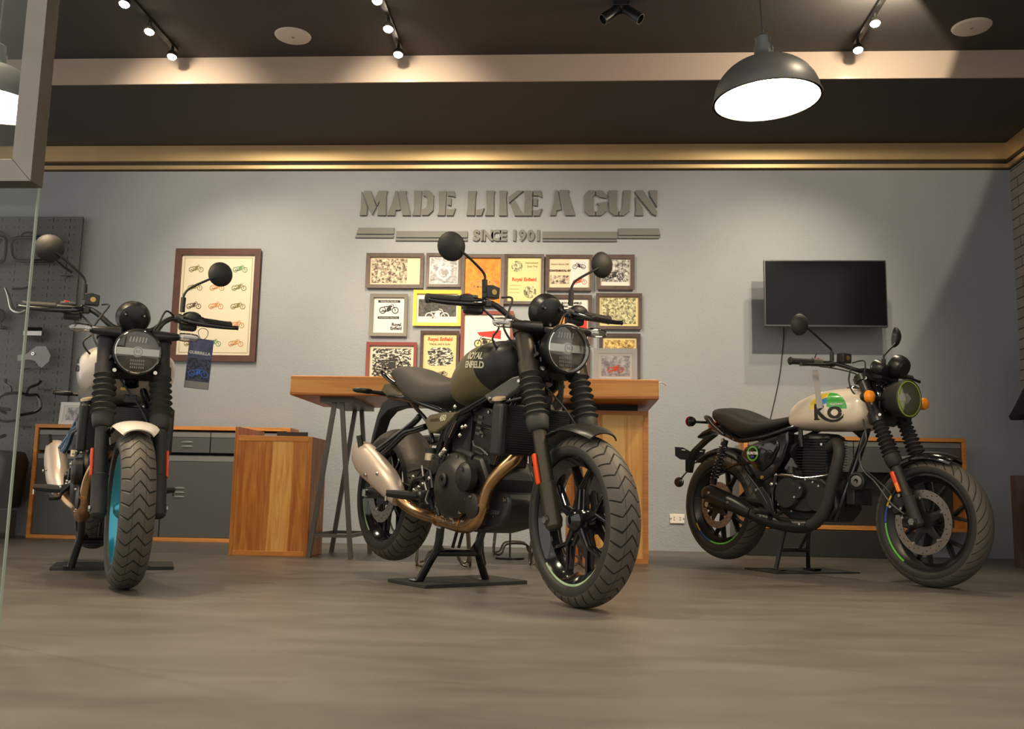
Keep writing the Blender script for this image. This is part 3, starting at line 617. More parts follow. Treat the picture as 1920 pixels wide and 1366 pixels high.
# wooden podium box in front of the cabinet
t = empty('wooden_podium', (-1.79, 5.8, 0), label='wooden box podium of upright planks between the grey cabinet and the table legs', cat='podium')
x0, x1 = -2.033+1.79, -1.555+1.79; yf, yb = -.17, .16
MB().bx(x0, x0+.022, yf, yb+.15, 0, .765).build('left_panel', 'wood_v', t, bevel=.002)
MB().bx(x1-.022, x1, yf, yb, 0, .71).build('right_panel', 'wood_v', t, bevel=.002)
MB().bx(x0+.022, x1-.022, yf+.004, yf+.024, .03, .68).build('front_panel', 'wood_v', t)
MB().bx(x0+.022, x1-.022, yf, yf+.03, .68, .713).build('top_rail', 'wood_rim', t, bevel=.002); MB().bx(x0+.022, x1-.022, yf, yf+.03, 0, .03).build('bottom_rail', 'wood_rim', t, bevel=.002)
MB().bx(x0+.022, x1-.022, yf+.03, yb, .66, .675).build('top_board', 'wood_x', t)
MB().bx(x0+.22, x1-.07, yf+.12, yf+.14, .70, .745).build('pull_handle', 'black_matt', t)

# cabinets
def louvre(par, x, y, z, n_=2, w_=.08):
    for i in range(n_): MB().ball((x, y, z-i*.032), (w_/2, .008, .010), 12, 6).build('louvre', 'grey_light', par)
def cabinet(x0, x1, yf, label, bays, shelf=None):
    t = empty('storage_cabinet', ((x0+x1)/2, YB-.15, 0), label=label, cat='cabinet', group='grey fronted storage cabinets')
    X0, X1 = x0-(x0+x1)/2, x1-(x0+x1)/2; F = yf-(YB-.15); K = .075; Z0, Z1 = (.0, .852)
    if shelf: Z0 = shelf
    MB().bx(X0, X1, F, K, Z1-.028, Z1).build('top_board', 'wood_rim', t, bevel=.002); MB().bx(X0, X1, F, K, Z0, Z0+.028).build('bottom_board', 'wood_rim', t, bevel=.002)
    MB().bx(X0, X0+.028, F, K, Z0+.028, Z1-.028).build('side_board', 'wood_rim', t, bevel=.002); MB().bx(X1-.028, X1, F, K, Z0+.028, Z1-.028).build('side_board', 'wood_rim', t, bevel=.002)
    MB().bx(X0+.028, X1-.028, K-.02, K, Z0+.028, Z1-.028).build('back_board', 'black_matt', t)
    for (a, c, kind, za, zb, lv) in bays:
        a -= (x0+x1)/2; c -= (x0+x1)/2
        o = MB().bx(a+.003, c-.003, F+.014, F+.05, za, zb-.05).build(kind, 'grey_metal', t, bevel=.002)
        b = MB(); b.prism([(0, 0), (.018, 0), (.038, .040), (.03, .045), (0, .035)], (a+.003, F+.012, zb-.048), (0, 1, 0), (0, 0, 1), (c-a-.006, 0, 0)); b.build('grip_rail', 'grey_light', o)
        if lv == 1: louvre(o, (a+c)/2+.0, F+.014, (za+zb-.05)/2+.02, 2, .10)
        if lv == 2: louvre(o, c-.13, F+.014, za+.36, 3, .10)
        if lv == 3: louvre(o, a+.13, F+.014, za+.36, 3, .10)
    return t
c1_ = cabinet(-4.06, -2.09, 6.95, 'low cabinet with grey metal fronts and wooden frame along the wall at left',
        [(-4.03, -3.06, 'drawer', .655, .82, 0), (-3.06, -2.70, 'drawer', .655, .82, 1), (-2.70, -2.12, 'drawer', .655, .82, 0), (-4.03, -3.05, 'door', .03, .64, 3), (-3.05, -2.12, 'door', .03, .64, 3)])
louvre(c1_, -3.62+3.075, -.137, .77, 2, .16)
cabinet(1.24, 2.80, 6.95, 'low wooden framed cabinet with grey drawers behind the right motorcycle', [(1.27, 2.02, 'drawer', .60, .83, 1), (2.02, 2.77, 'drawer', .60, .83, 1)], shelf=.19)
b = MB().bx(1.25, 2.25, 6.90, 7.20, 0, .185); tag(b.build('floor_plinth', 'concrete_black', bevel=.004), 'matt black plinth on the floor under the cabinet behind the right motorcycle', 'plinth')

# bent rod stools behind the middle motorcycle
def stool(x, y, rz, label):
    t = empty('bar_stool', (x, y, 0), (0, 0, rz), label, 'stool', 'bent rod bar stools')
    q = .20
    for i in range(4):
        a = PI/4+i*PI/2; c, s = math.cos(a), math.sin(a); a2 = a+PI/2
        p = Vector((c*q, s*q, 0)); nx = Vector((math.cos(a2)*q, math.sin(a2)*q, 0)); e = (nx-p).normalized()
        MB().tube([p*.6+Vector((0, 0, .66)), p*.98+Vector((0, 0, .10)), p+Vector((0, 0, .03)), p+e*.022+Vector((0, 0, .007)), p+e*.05+Vector((0, 0, .022)), p+e*.08+Vector((0, 0, .075)), nx-e*.08+Vector((0, 0, .075)), nx-e*.045+Vector((0, 0, .02)), nx-e*.015+Vector((0, 0, .009))], .0065, 8).build('leg', 'rod_bronze', t)
    MB().lathe([(0, .655), (.14, .655), (.155, .668), (.155, .69), (.14, .70), (0, .70)], (0, 0, 0), (0, 0, 1), 28).build('seat', 'black_matt', t)
stool(-.69, 5.22, .15, 'bent metal rod stool behind the middle motorcycle, nearest the table trestle')
stool(-.36, 6.32, .1, 'bent metal rod stool tucked under the wooden table near the wall')
stool(-.06, 5.30, .2, 'bent metal rod stool whose feet show beside the front tyre of the middle motorcycle')
t = empty('display_stand', (-.37, 5.9, 0), label='thin black pole stand with a round grey dial seen under the middle motorcycle', cat='stand')
MB().cyl((0, 0, 0), (0, 0, .62), .006, seg=8).build('pole', 'black_satin', t); MB().lathe([(0, 0), (.09, 0), (.09, .012), (0, .014)], (0, 0, 0), (0, 0, 1), 20).build('foot', 'black_satin', t)
MB().lathe([(.05, -.012), (.085, -.012), (.085, .012), (.05, .012)], (.085, -.02, .50), (0, -1, 0), 28, closed=True).build('dial_ring', 'grey_metal', t)
MB().lathe([(0, 0), (.05, 0), (.05, .01), (0, .012)], (.085, -.02, .50), (0, -1, 0), 24).build('dial_face', 'speaker_white', t)
MB().bar((-.01, 0, .56), (.10, 0, .60), .02, .01).build('bracket', 'black_satin', t)

# ================================================================ PEGBOARD WALL AND ACCESSORIES
PY = 7.17
o = MB().bx(-6.2, -3.945, PY, PY+.02, .30, 2.538).build('pegboard', 'pegboard', bevel=.003); tag(o, 'tall dark grey perforated pegboard on the wall at left', 'pegboard')
def peg(name, label, cat, parts):
    t = empty(name, (0, PY, 0), label=label, cat=cat)
    for n_, bld, m_ in parts: bld.build(n_, m_, t)
    return t
def rloop(x0, x1, z0, z1, y=-.07, r=.011):
    c = .05; return [(x0+c, y, z1), (x1-c, y, z1), (x1-.01, y, z1-.015), (x1, y, z1-c), (x1, y, z0+c), (x1-.01, y, z0+.015), (x1-c, y, z0), (x0+c+.03, y, z0), (x0+.03, y, z0+.02), (x0+.01, y, z0+.07), (x0, y, z1-c), (x0+.012, y, z1-.015), (x0+c, y, z1)]
def hook(x, z): return MB().tube([(x, 0, z), (x, -.05, z), (x, -.075, z+.012)], .004, 6)
peg('engine_guard', 'black tubular engine guard hanging on the pegboard behind the left mirror', 'engine guard', [('guard_tube', MB().tube(rloop(-4.478, -4.10, 2.157, 2.345), .0145, 8), 'black_satin'), ('lower_stay', MB().tube([(-4.2, -.07, 2.157), (-4.12, -.07, 2.165), (-4.04, -.06, 2.11), (-3.975, -.04, 2.07)], .010, 8), 'black_satin'), ('top_bracket', MB().tube([(-4.42, -.06, 2.345), (-4.39, -.05, 2.39), (-4.33, -.04, 2.39), (-4.31, -.03, 2.36)], .008, 8), 'black_satin')])
peg('engine_guard', 'black tubular engine guard hanging at the far left of the pegboard', 'engine guard', [('guard_tube', MB().tube(rloop(-4.90, -4.525, 2.145, 2.345), .016, 8), 'black_satin'), ('top_bracket', MB().tube([(-4.66, -.06, 2.345), (-4.64, -.05, 2.40), (-4.58, -.04, 2.39), (-4.57, -.03, 2.33)], .010, 8), 'black_satin')])
peg('lever_guard', 'curved silver hand lever guard on the pegboard above the clear screen', 'lever guard', [('guard', MB().tube([(-4.475, -.10, 1.93), (-4.44, -.10, 1.86), (-4.40, -.10, 1.76), (-4.33, -.10, 1.735), (-4.27, -.10, 1.77), (-4.205, -.10, 1.815)], [.008, .014, .02, .018, .012, .007], 10), 'steel'), ('mount_arm', MB().tube([(-4.43, -.08, 1.925), (-4.36, -.05, 1.935), (-4.32, -.03, 1.955)], .009, 8), 'black_satin')])
peg('spare_mirror', 'round dark spare mirror on the pegboard at the left edge', 'mirror', [('mirror_shell', MB().lathe([(0, .03), (.03, .028), (.055, .015), (.06, 0), (0, -.004)], (-4.535, -.06, 1.71), (0, -1, 0), 28), 'black_matt'), ('stem', MB().tube([(-4.535, -.095, 1.71), (-4.51, -.07, 1.66), (-4.52, -.03, 1.63)], .006, 8), 'steel'), ('mount', MB().ball((-4.50, -.04, 1.62), (.035, .02, .015)), 'black_satin')])
scr = MB().prism([(-4.34,1.40),(-4.27,1.41),(-4.20,1.47),(-4.12,1.47),(-4.075,1.40),(-4.085,1.35),(-4.14,1.30),(-4.17,1.32),(-4.20,1.355),(-4.26,1.365),(-4.34,1.35)], (0, -.07, 0), (1, 0, 0), (0, 0, 1), (0, .004, 0))
peg('clear_visor', 'transparent plastic visor shield on the pegboard left of the white tank', 'visor', [('shield', scr, 'clear_plastic'), ('screw', MB().lathe([(.006, 0), (.013, 0), (.013, .004), (.006, .004)], (-4.215, -.075, 1.41), (0, -1, 0), 16, closed=True), 'chrome')])
scr = MB().loft([[Vector((-4.235+.075*math.cos(t)*k, -.05-.03*math.sin(PI*j/3), 1.52+.035*j)) for t in np.linspace(0, PI, 10)]+[Vector((-4.235+.071*math.cos(t)*k, -.05-.03*math.sin(PI*j/3)+.004, 1.52+.035*j)) for t in np.linspace(PI, 0, 10)] for j, k in ((0, .8), (1, 1), (2, 1), (3, .85))])
peg('bubble_lens', 'transparent ribbed plastic lens cover above the visor on the pegboard', 'lens cover', [('lens', scr, 'indicator_clear')])
peg('luggage_rack', 'bent black tube luggage rack on the lower pegboard', 'rack', [('rack_loop', MB().tube([(-4.36, -.12, .935), (-4.43, -.12, .98), (-4.43, -.12, 1.05), (-4.38, -.12, 1.085), (-4.27, -.12, 1.095), (-4.2, -.12, 1.08), (-4.13, -.12, 1.08), (-4.10, -.12, 1.04), (-4.09, -.12, .985), (-4.13, -.12, .95), (-4.24, -.12, .925)], .012, 8), 'black_gloss'),
   ('arm', MB().tube([(-4.22, -.11, 1.09), (-4.21, -.09, 1.14), (-4.165, -.06, 1.17), (-4.155, -.03, 1.20)], .010, 8), 'black_satin'), ('arm', MB().tube([(-4.34, -.11, 1.09), (-4.36, -.09, 1.14), (-4.42, -.06, 1.17), (-4.44, -.03, 1.21)], .009, 8), 'black_gloss'), ('mount_bar', MB().tube([(-4.47, -.10, .90), (-4.38, -.10, .875), (-4.26, -.10, .89)], .010, 8), 'black_satin')])
peg('foot_peg_bar', 'black foot peg bar fixed across the lower pegboard', 'foot peg', [('bar', MB().tube([(-4.50, -.17, .985), (-4.42, -.17, .975), (-4.30, -.17, .96)], [.012, .015, .012], 8), 'black_matt'), ('stay', MB().tube([(-4.45, -.17, .97), (-4.42, -.16, .90)], .006, 8), 'steel')])
hk = [(-4.02, 2.045, .05), (-4.17, 1.30, .05), (-4.30, 1.30, .05), (-4.12, 1.135, .05), (-4.26, .845, .05), (-3.99, 2.30, 0)]
for i, (x, z, w_) in enumerate(hk[:5]):
    b = MB().bar((x-w_, -.03, z), (x+w_, -.03, z), .006, .006); b.bar((x, -.03, z), (x, -.03, z-.025), .005, .005); b.bar((x, -.03, z), (x, 0, z), .005, .005)
    o = b.build('peg_hook', 'black_satin'); o.location = (0, PY, 0)
    tag(o, ['small black T hook below the engine guard on the pegboard', 'small black T hook under the right end of the clear visor', 'small black T hook under the left end of the clear visor', 'small black T hook right of the luggage rack', 'small black T hook below the luggage rack'][i], 'hook', 'pegboard hooks')
t = empty('side_pannier', (-4.42, 6.80, 0), label='black boxy luggage case standing on the floor left of the grey cabinet', cat='luggage case')
b = MB().prism([(-.34,.20),(.30,.22),(.335,.56),(.30,.64),(-.34,.60)], (0, -.15, 0), (1, 0, 0), (0, 0, 1), (0, .32, 0)); b.build('case_body', 'black_satin', t, bevel=.02)
MB().bx(-.34, .28, -.13, .15, 0, .20).build('case_base', 'grey_metal', t, bevel=.004)
MB().tube([(-.34, -.17, .60), (-.1, -.18, .66), (.1, -.18, .68), (.33, -.16, .745)], [.012, .02, .022, .012], 8).build('lid_bar', 'black_gloss', t)
MB().tube([(-.08, -.17, .69), (-.19, -.17, .84), (-.22, -.17, .87)], .007, 8).build('strut', 'steel', t)

# jacket on the right wall, display panel and spare wheel by the right edge
t = empty('riding_jacket', (3.12, 6.3, .9), label='black riding jacket hanging on the right wall, only its sleeve in view', cat='jacket')
b = MB(); rr = [(.035, .045, .05, -.245), (.06, .06, .07, -.235), (.10, .055, .065, -.215), (.20, .050, .06, -.165), (.32, .05, .065, -.10), (.44, .055, .07, -.03), (.60, .07, .08, .03)]
b.loft([sring((x, 0, z), (1, 0, 0), (0, 1, 0), a, c, 2.2, 18) for z, a, c, x in rr]); b.build('sleeve', 'fabric_black', t)
b = MB(); b.loft([sring((.13, 0, z), (1, 0, 0), (0, 1, 0), a, c, 3, 24) for z, a, c in ((.05, .08, .2), (.3, .08, .21), (.55, .08, .22), (.68, .07, .2), (.76, .05, .09))]); b.build('jacket_body', 'fabric_black', t)
MB().tube([(.13, 0, .74), (.13, 0, .80), (.16, 0, .84), (.215, 0, .84)], .006, 8).build('hanger_hook', 'steel', t)
t = empty('display_board', (2.98, 6.25, 0), label='dark brown upright board standing at the right edge of the room', cat='board')
MB().bx(-.149, .2, -.01, .01, .0, .575).build('face_sheet', 'brown_panel', t)
MB().bx(-.17, -.15, -.012, .06, 0, .575).build('edge_strip', 'brown_panel', t)

# ================================================================ MOTORCYCLES
# local frame: x forward, y to the rider's left, z up, origin under the rear axle at tyre height
def bike_root(O, yaw, psi, lean, label):
    t = empty('motorcycle', O, label=label, cat='motorcycle')
    X = Vector((math.cos(yaw)*math.cos(psi), math.sin(yaw)*math.cos(psi), -math.sin(psi))); Y = Vector((-math.sin(yaw), math.cos(yaw), 0)); Z = X.cross(Y)
    M = Matrix((X, Y, Z)).transposed() @ Matrix.Rotation(-lean, 3, 'X')
    t.rotation_euler = M.to_euler(); return t
def steerer(p, d, a):
    R_ = Matrix.Rotation(a, 3, Vector(d).normalized()); p = Vector(p)
    return (lambda v: R_ @ (v-p)+p) if a else None
def bolt(b, p, d, r=.007, h=.006): b.cyl(p, Vector(p)+Vector(d)*h, r, r*.8, 8); return b
def wheel(par, name, c, R0, hw, rr, rw, mrim, tyre_m, spokes, split, xf, stripes=(), disc=None, hub=.03, ring=None):
    c = Vector(c); FR = (Vector((1, 0, 0)), Vector((0, 0, 1)), Vector((0, -1, 0)))     # angle 0 forward, 90 up
    b = MB(); w = rw
    b.lathe([(rr+.007,-w),(rr+.007,-w+.005),(rr-.008,-w+.011),(rr-.02,-w*.45),(rr-.022,w*.45),(rr-.008,w-.011),(rr+.007,w-.005),(rr+.007,w),(rr-.004,w+.001),(rr-.014,w*.72),(rr-.032,w*.4),(rr-.034,0),(rr-.032,-w*.4),(rr-.014,-w*.72),(rr-.004,-w-.001)], c, seg=64, closed=True, fr=FR)
    b.lathe([(0,-.055),(hub*.6,-.055),(hub,-.045),(hub+.012,-.03),(hub+.012,.03),(hub,.045),(hub*.6,.055),(0,.055)], c, seg=24, fr=FR)
    def P(r, t, y): return c+Vector((r*math.cos(t), y, r*math.sin(t)))
    for i in range(spokes):
        t = 2*PI*i/spokes+.3
        segs = [((hub, t, .030, .036), (rr*.52, t, .020, .026))] + [((rr*.48, t, .018, .026), (rr-.026, t+s*split, .012, .020)) for s in ((-1, 1) if split else (0,))]
        for (r0, t0, w0, h0), (r1, t1, w1, h1) in segs:
            rg = []
            for r_, t_, w_, h_ in ((r0, t0, w0, h0), (r1, t1, w1, h1)):
                tt = Vector((-math.sin(t_), 0, math.cos(t_))); rg.append(sring(P(r_, t_, 0), tt, (0, 1, 0), w_*.6, h_*.8, 3.2, 12))
            b.loft(rg)
    rim = b.build(name, mrim, par, xf, ang=40)
    # tyre
    b = MB(); n_ = 26; prof = []
    for k in range(n_+1):
        a = -PI*.5-.55+(PI+1.1)*k/n_
        prof.append((R0-hw*.86+hw*.86*math.cos(a), hw*math.sin(a)))
    prof = [(rr+.004, -rw+.003)]+[p for p in prof if p[0] > rr+.004]+[(rr+.004, rw-.003)]
    b.lathe(prof, c, seg=96, fr=FR, uv=True); b.build('tyre', tyre_m, rim, xf, ang=60, recalc=True)
    for (m_, a0, a1) in stripes:
        MB().lathe([(rr-.003, rw+.0022), (rr+.0075, rw+.0022), (rr+.0075, rw+.001), (rr-.003, rw+.001)], c, seg=24, a0=math.radians(a0), a1=math.radians(a1), closed=True, fr=FR).build('rim_stripe', m_, rim, xf)
    if ring:
        MB().lathe([(rr+.008, rw+.003), (rr+.0125, rw+.0035), (rr+.0125, rw+.002), (rr+.008, rw+.002)], c, seg=64, closed=True, fr=FR).build('rim_line', ring, rim, xf)
    if disc:
        ro, ri_, yo = disc
        sgn = 1 if yo > 0 else -1      # yo measured along -y (towards the rider's right)
        b = MB(); b.lathe([(ri_, yo-.002), (ro, yo-.002), (ro, yo+.002), (ri_, yo+.002)], c, seg=64, closed=True, fr=FR)
        for k in range(36):
            t = 2*PI*k/36; rq = ro-.008-.010*(k % 3); p = P(rq, t, -yo-.0021*sgn)
            b.cyl(p, p+Vector((0, -.0006*sgn, 0)), .0032, seg=8, mi=1)
        d = b.build('brake_disc', ['disc_steel', 'cable'], rim, xf)
        b = MB()
        for k in range(5):
            t = 2*PI*k/5+.5; b.loft([sring(P(.03, t, -yo+.004*sgn), (0,1,0), (-math.sin(t),0,math.cos(t)), .004, .024, 4, 10), sring(P(ri_+.006, t, -yo+.002*sgn), (0,1,0), (-math.sin(t),0,math.cos(t)), .003, .012, 4, 10)])
        b.lathe([(.0, yo-.012), (.05, yo-.012), (.05, yo), (.0, yo)], c, seg=24, fr=FR); b.build('disc_carrier', 'black_satin', rim, xf)
        b = MB()
        for k in range(5):
            t = 2*PI*k/5+.5; bolt(b, P(ri_-.002, t, -yo), (0, -sgn, 0), .008, .006)
        b.build('disc_bolts', 'bolt', rim, xf)
    return rim
def boots(p0, p1, n_, r0, r1):
    # bellows between p0 (top) and p1 (bottom)
    prof = []; L = (Vector(p1)-Vector(p0)).length
    for i in range(n_):
        h = L*i/n_; k = L/n_; q = lerp(r0, r1, i/n_)
        prof += [(q*.74, h), (q*.80, h+k*.18), (q*1.04, h+k*.48), (q*1.07, h+k*.56), (q*.84, h+k*.80)]
    prof += [(r1*.80, L)]
    return MB().lathe([(0, 0)]+prof+[(0, L)], p0, Vector(p1)-Vector(p0), 28)
def mirror(par, base, path, c, n_, r, xf, side):
    b = MB(); b.tube([path[0]]+path[1:], .0052, 10, 4)
    st = b.build('mirror_stem', 'black_satin', par, xf)
    MB().cyl(base, path[0], .011, .011, 12).build('rubber_sleeve', 'boot_rubber', st, xf)
    n_ = Vector(n_).normalized()
    sh = MB().lathe([(0, .024), (r*.35, .022), (r*.7, .014), (r*.93, .002), (r, -.008), (r*.98, -.012), (r*.9, -.010), (0, -.010)], c, n_, 36).build('mirror_shell', 'black_matt', st, xf)
    MB().lathe([(0, -.0115), (r*.90, -.0115), (r*.90, -.0105), (0, -.0105)], c, n_, 36).build('mirror_glass', 'chrome', st, xf)
def surf_loft(rows, n=2.4, seg=32, m=4, top=None):
    # rows: x, z_bottom, z_top, half width (max), z fraction of max width, exponent
    rings = []
    for r in smooth_rows(rows, m):
        x, zb, zt, w_ = r[:4]; zc = lerp(zb, zt, r[4]) if len(r) > 4 else (zb+zt)/2; ring = []
        for k in range(seg):
            t = 2*PI*k/seg; a, c = math.cos(t), math.sin(t); ex = 2/n
            y = w_*math.copysign(abs(a)**ex, a); z = zc+(zt-zc if c > 0 else zc-zb)*math.copysign(abs(c)**ex, c)
            ring.append(Vector((x, y, z)))
        rings.append(ring)
    return rings
def surf_y(rows, x, z, n=2.4):
    zb, zt, w_ = interp_rows(rows, x)[:3]; r = interp_rows(rows, x); zc = lerp(zb, zt, r[3]) if len(r) > 3 else (zb+zt)/2
    q = min(.999, abs((z-zc)/((zt-zc) if z > zc else (zc-zb))))
    return w_*(1-q**n)**(1/n)
def side_text(name, s, size, m, par, x, z, yf, side=-1, xf=None, rot=0, out=.0012, **k):
    cr, sr_ = math.cos(rot), math.sin(rot)
    def fn(a, c, d):
        X, Z = x+a*cr-c*sr_, z+a*sr_+c*cr
        return Vector((X, side*(yf(X, Z)+out+d), Z))
    o = text_on(name, s, size, m, par, fn, **k)
    return o
def paint_split(name, ca, cb):
    m = mat(name, ca, .42, .1); n, l = nodes(m); b = n['Principled BSDF']; tc = n.new('ShaderNodeTexCoord'); sp = n.new('ShaderNodeSeparateXYZ'); l.new(tc.outputs['Object'], sp.inputs[0])
    k = math_n(n, l, 'MAXIMUM', math_n(n, l, 'SUBTRACT', .86, sp.outputs[2]), 0)
    lim = math_n(n, l, 'ADD', .945, math_n(n, l, 'ADD', math_n(n, l, 'MULTIPLY', k, .3), math_n(n, l, 'MULTIPLY', math_n(n, l, 'MULTIPLY', k, k), 2.6)))
    l.new(mixc(n, l, math_n(n, l, 'GREATER_THAN', sp.outputs[0], lim), ca, cb), b.inputs['Base Color']); return m
paint_split('tank_olive_black', (.15, .13, .065), (.018, .016, .014))

def guerrilla(O, yaw, psi, lean, steer, label, col):
    t = bike_root(O, yaw, psi, lean, label)
    fx = lambda z: 1.436-(z-.27)*.383                      # fork axis
    fd = Vector((-.383, 0, 1)).normalized()
    xf = steerer((fx(.6)-.05, 0, .6), fd, steer)
    FRm = 'front_wheel'
    stripes = [(m_, a, b) for m_, a, b in col['stripe_f']]
    wheel(t, 'front_wheel', (1.44, 0, .302), .302, .062, .222, .046, col['rim'], 'tread_chevron', 5, .30, xf, stripes, disc=(.155, .10, -.062), ring=None)
    wheel(t, 'rear_wheel', (0, 0, .302), .312, .080, .222, .060, col['rim'], 'tread_chevron', 5, .30, None, col['stripe_r'], disc=(.135, .085, .072))
    # ---- fork
    for s in (-1, 1):
        y = s*.108; p = lambda z, dx=0: Vector((fx(z)+dx, y, z))
        b = MB(); b.tube([p(.27), p(.28), p(.415), p(.425), p(.43), p(.66)], [.022, .030, .031, .033, .026, .026], 20, 0)
        b.tube([p(.30, -.015), p(.36, -.012)], [.022, .018], 12, 0); b.cyl((1.44-.02, y-.03, .302), (1.44-.02, y+.03, .302), .020, seg=14)
        fk = b.build('fork_leg', col['fork'], t, xf, ang=30)
        MB().cyl((1.42, y+s*.028, .302), (1.42, y+s*.036, .302), .013, seg=6).build('axle_nut', 'bolt', fk, xf)
        b = boots(p(.835), p(.66), 7, .040, .048); b.tube([p(.665), p(.655), p(.63), p(.615), p(.61)], [.040, .043, .040, .036, .030], 20, 0); b.build('fork_boot', 'boot_rubber', fk, xf, ang=50)
        MB().cyl(p(.83), p(.99), .034, seg=24).build('upper_tube', col['fork'], fk, xf)
        d = fd; q = Vector((fx(.475)-.008, s*.140, .475))
        b = MB(); b.box(q, (.020, .012, .115), Matrix.Rotation(-math.atan(.383), 3, 'Y')); b.build('fork_reflector', 'reflector_orange', fk, xf, bevel=.004)
    for z, h, nm in ((.845, .045, 'lower_fork_clamp'), (.995, .032, 'upper_fork_clamp')):
        R_ = Matrix.Rotation(-math.atan(.383), 3, 'Y'); b = MB()
        b.box((fx(z)-.035, 0, z), (.06, .19, h), R_)
        for s in (-1, 1): b.tube([Vector((fx(z-h/2), s*.108, z-h/2)), Vector((fx(z+h/2), s*.108, z+h/2))], .040, 20, 0)
        tc_ = b.build(nm, col['fork'], t, xf)
    b = MB()
    for s in (-1, 1): bolt(b, (fx(.845)+.045, s*.078, .845), (1, 0, 0), .010, .008); bolt(b, (fx(.995)+.045, s*.085, .995), (1, 0, 0), .009, .006)
    b.build('clamp_bolts', 'bolt', tc_, xf)
    # ---- headlight
    HC = Vector((1.300, 0, .922)); HX = (Vector((0, 1, 0)), Vector((0, 0, 1)), Vector((1, 0, 0)))
    b = MB().lathe([(.0, -.115), (.03, -.112), (.06, -.09), (.080, -.055), (.090, -.01), (.094, .008), (.094, .016), (.088, .020), (.084, .012), (.082, -.005), (.06, -.03), (0, -.035)], HC, seg=44, fr=HX)
    hl = b.build('headlight', 'black_satin', t, xf, ang=40)
    MB().lathe([(.083, .012), (.088, .020), (.0855, .0225), (.081, .014)], HC, seg=44, fr=HX, closed=True).build('chrome_ring', 'chrome', hl, xf)
    MB().lathe([(0, -.030), (.03, -.028), (.06, -.018), (.082, .0)], HC, seg=32, fr=HX).build('reflector_bowl', 'disc_steel', hl, xf)
    b = MB().bar(HC+Vector((.012, -.081, 0)), HC+Vector((.012, .081, 0)), .008, .028)
    b.lathe([(0, .018), (.018, .017), (.022, .012), (.022, 0), (0, 0)], HC, seg=28, fr=HX); b.build('light_bar', 'bar_silver', hl, xf)
    b = MB().lathe([(.015, .0178), (.017, .0178), (.017, .019), (.015, .019)], HC, seg=24, fr=HX, closed=True)
    b.build('badge_ring', 'ink_grey', hl, xf)
    text_on('badge_letters', 'RE', .017, 'ink_grey', hl, lambda a, c, d: (xf or (lambda q: q))(HC+Vector((.0182+d, a, c))), extrude=.0003)
    b = MB()
    for i in range(7):
        for j in range(3): b.bar(HC+Vector((-.006, -.024+i*.008, -.034-j*.014)), HC+Vector((-.006, -.020+i*.008, -.034-j*.014)), .003, .008)
    for i in range(6): b.bar(HC+Vector((-.006, -.032+i*.012, .040)), HC+Vector((-.006, -.028+i*.012, .062)), .003, .006)
    b.build('lens_ribs', 'disc_steel', hl, xf)
    MB().lathe([(0, .0285), (.03, .0275), (.06, .024), (.083, .0165), (.083, .0155), (.06, .023), (0, .0275)], HC, seg=36, fr=HX).build('headlight_lens', 'lens_clear', hl, xf)
    b = MB()
    for s in (-1, 1): b.bar(HC+Vector((-.05, s*.080, -.02)), HC+Vector((-.10, s*.10, -.05)), .03, .012); b.bar(HC+Vector((-.05, s*.06, -.075)), HC+Vector((-.08, s*.07, -.10)), .03, .02)
    b.build('headlight_bracket', 'black_satin', hl, xf)
    # ---- instrument
    C_ = Vector((1.172, -.012, 1.072)); ax = Vector((.86, 0, -.25)).normalized()
    b = MB().lathe([(0, .034), (.045, .032), (.058, .024), (.066, .006), (.069, -.012), (.069, -.020), (.066, -.022), (.066, -.030), (.060, -.036), (0, -.036)], C_, ax, 40)
    im = b.build('instrument_cluster', 'black_satin', t, xf, ang=30)
    MB().lathe([(0, -.037), (.06, -.037), (.06, -.0365), (0, -.0365)], C_, ax, 32).build('instrument_face', 'screen', im, xf)
    MB().lathe([(.0665, -.0215), (.0695, -.0205), (.0695, -.0225), (.0665, -.0235)], C_, ax, 40, closed=True).build('bezel_line', 'chrome', im, xf)
    u, v, d = frame_to(ax); b = MB(); b2 = MB()
    for aa in (90, 210, 330):
        q = C_+u*(.042*math.cos(math.radians(aa+180)))+v*(.042*math.sin(math.radians(aa+180)))
        b.cyl(q+d*.030, q+d*.040, .010, .008, 12); bolt(b2, q+d*.039, d, .0055, .005)
    b.build('screw_boss', 'black_satin', im, xf); b2.build('cluster_screws', 'bolt', im, xf)
    MB().box(C_+Vector((.02, 0, -.075)), (.03, .06, .03)).build('cluster_mount', 'black_satin', im, xf, bevel=.008)
    # ---- handlebar
    b = MB()
    hb = [(.965, -.42, 1.105), (.985, -.22, 1.115), (1.01, -.15, 1.10), (1.045, -.085, 1.045), (1.055, -.04, 1.035), (1.055, .04, 1.035), (1.045, .085, 1.045), (1.01, .15, 1.10), (.985, .22, 1.115), (.965, .40, 1.105)]
    b.tube(hb, .0115, 14, 4); bar_ = b.build('handlebar', 'black_satin', t, xf)
    MB().box((1.05, 0, 1.025), (.045, .11, .045)).build('bar_clamp', 'black_satin', bar_, xf, bevel=.006)
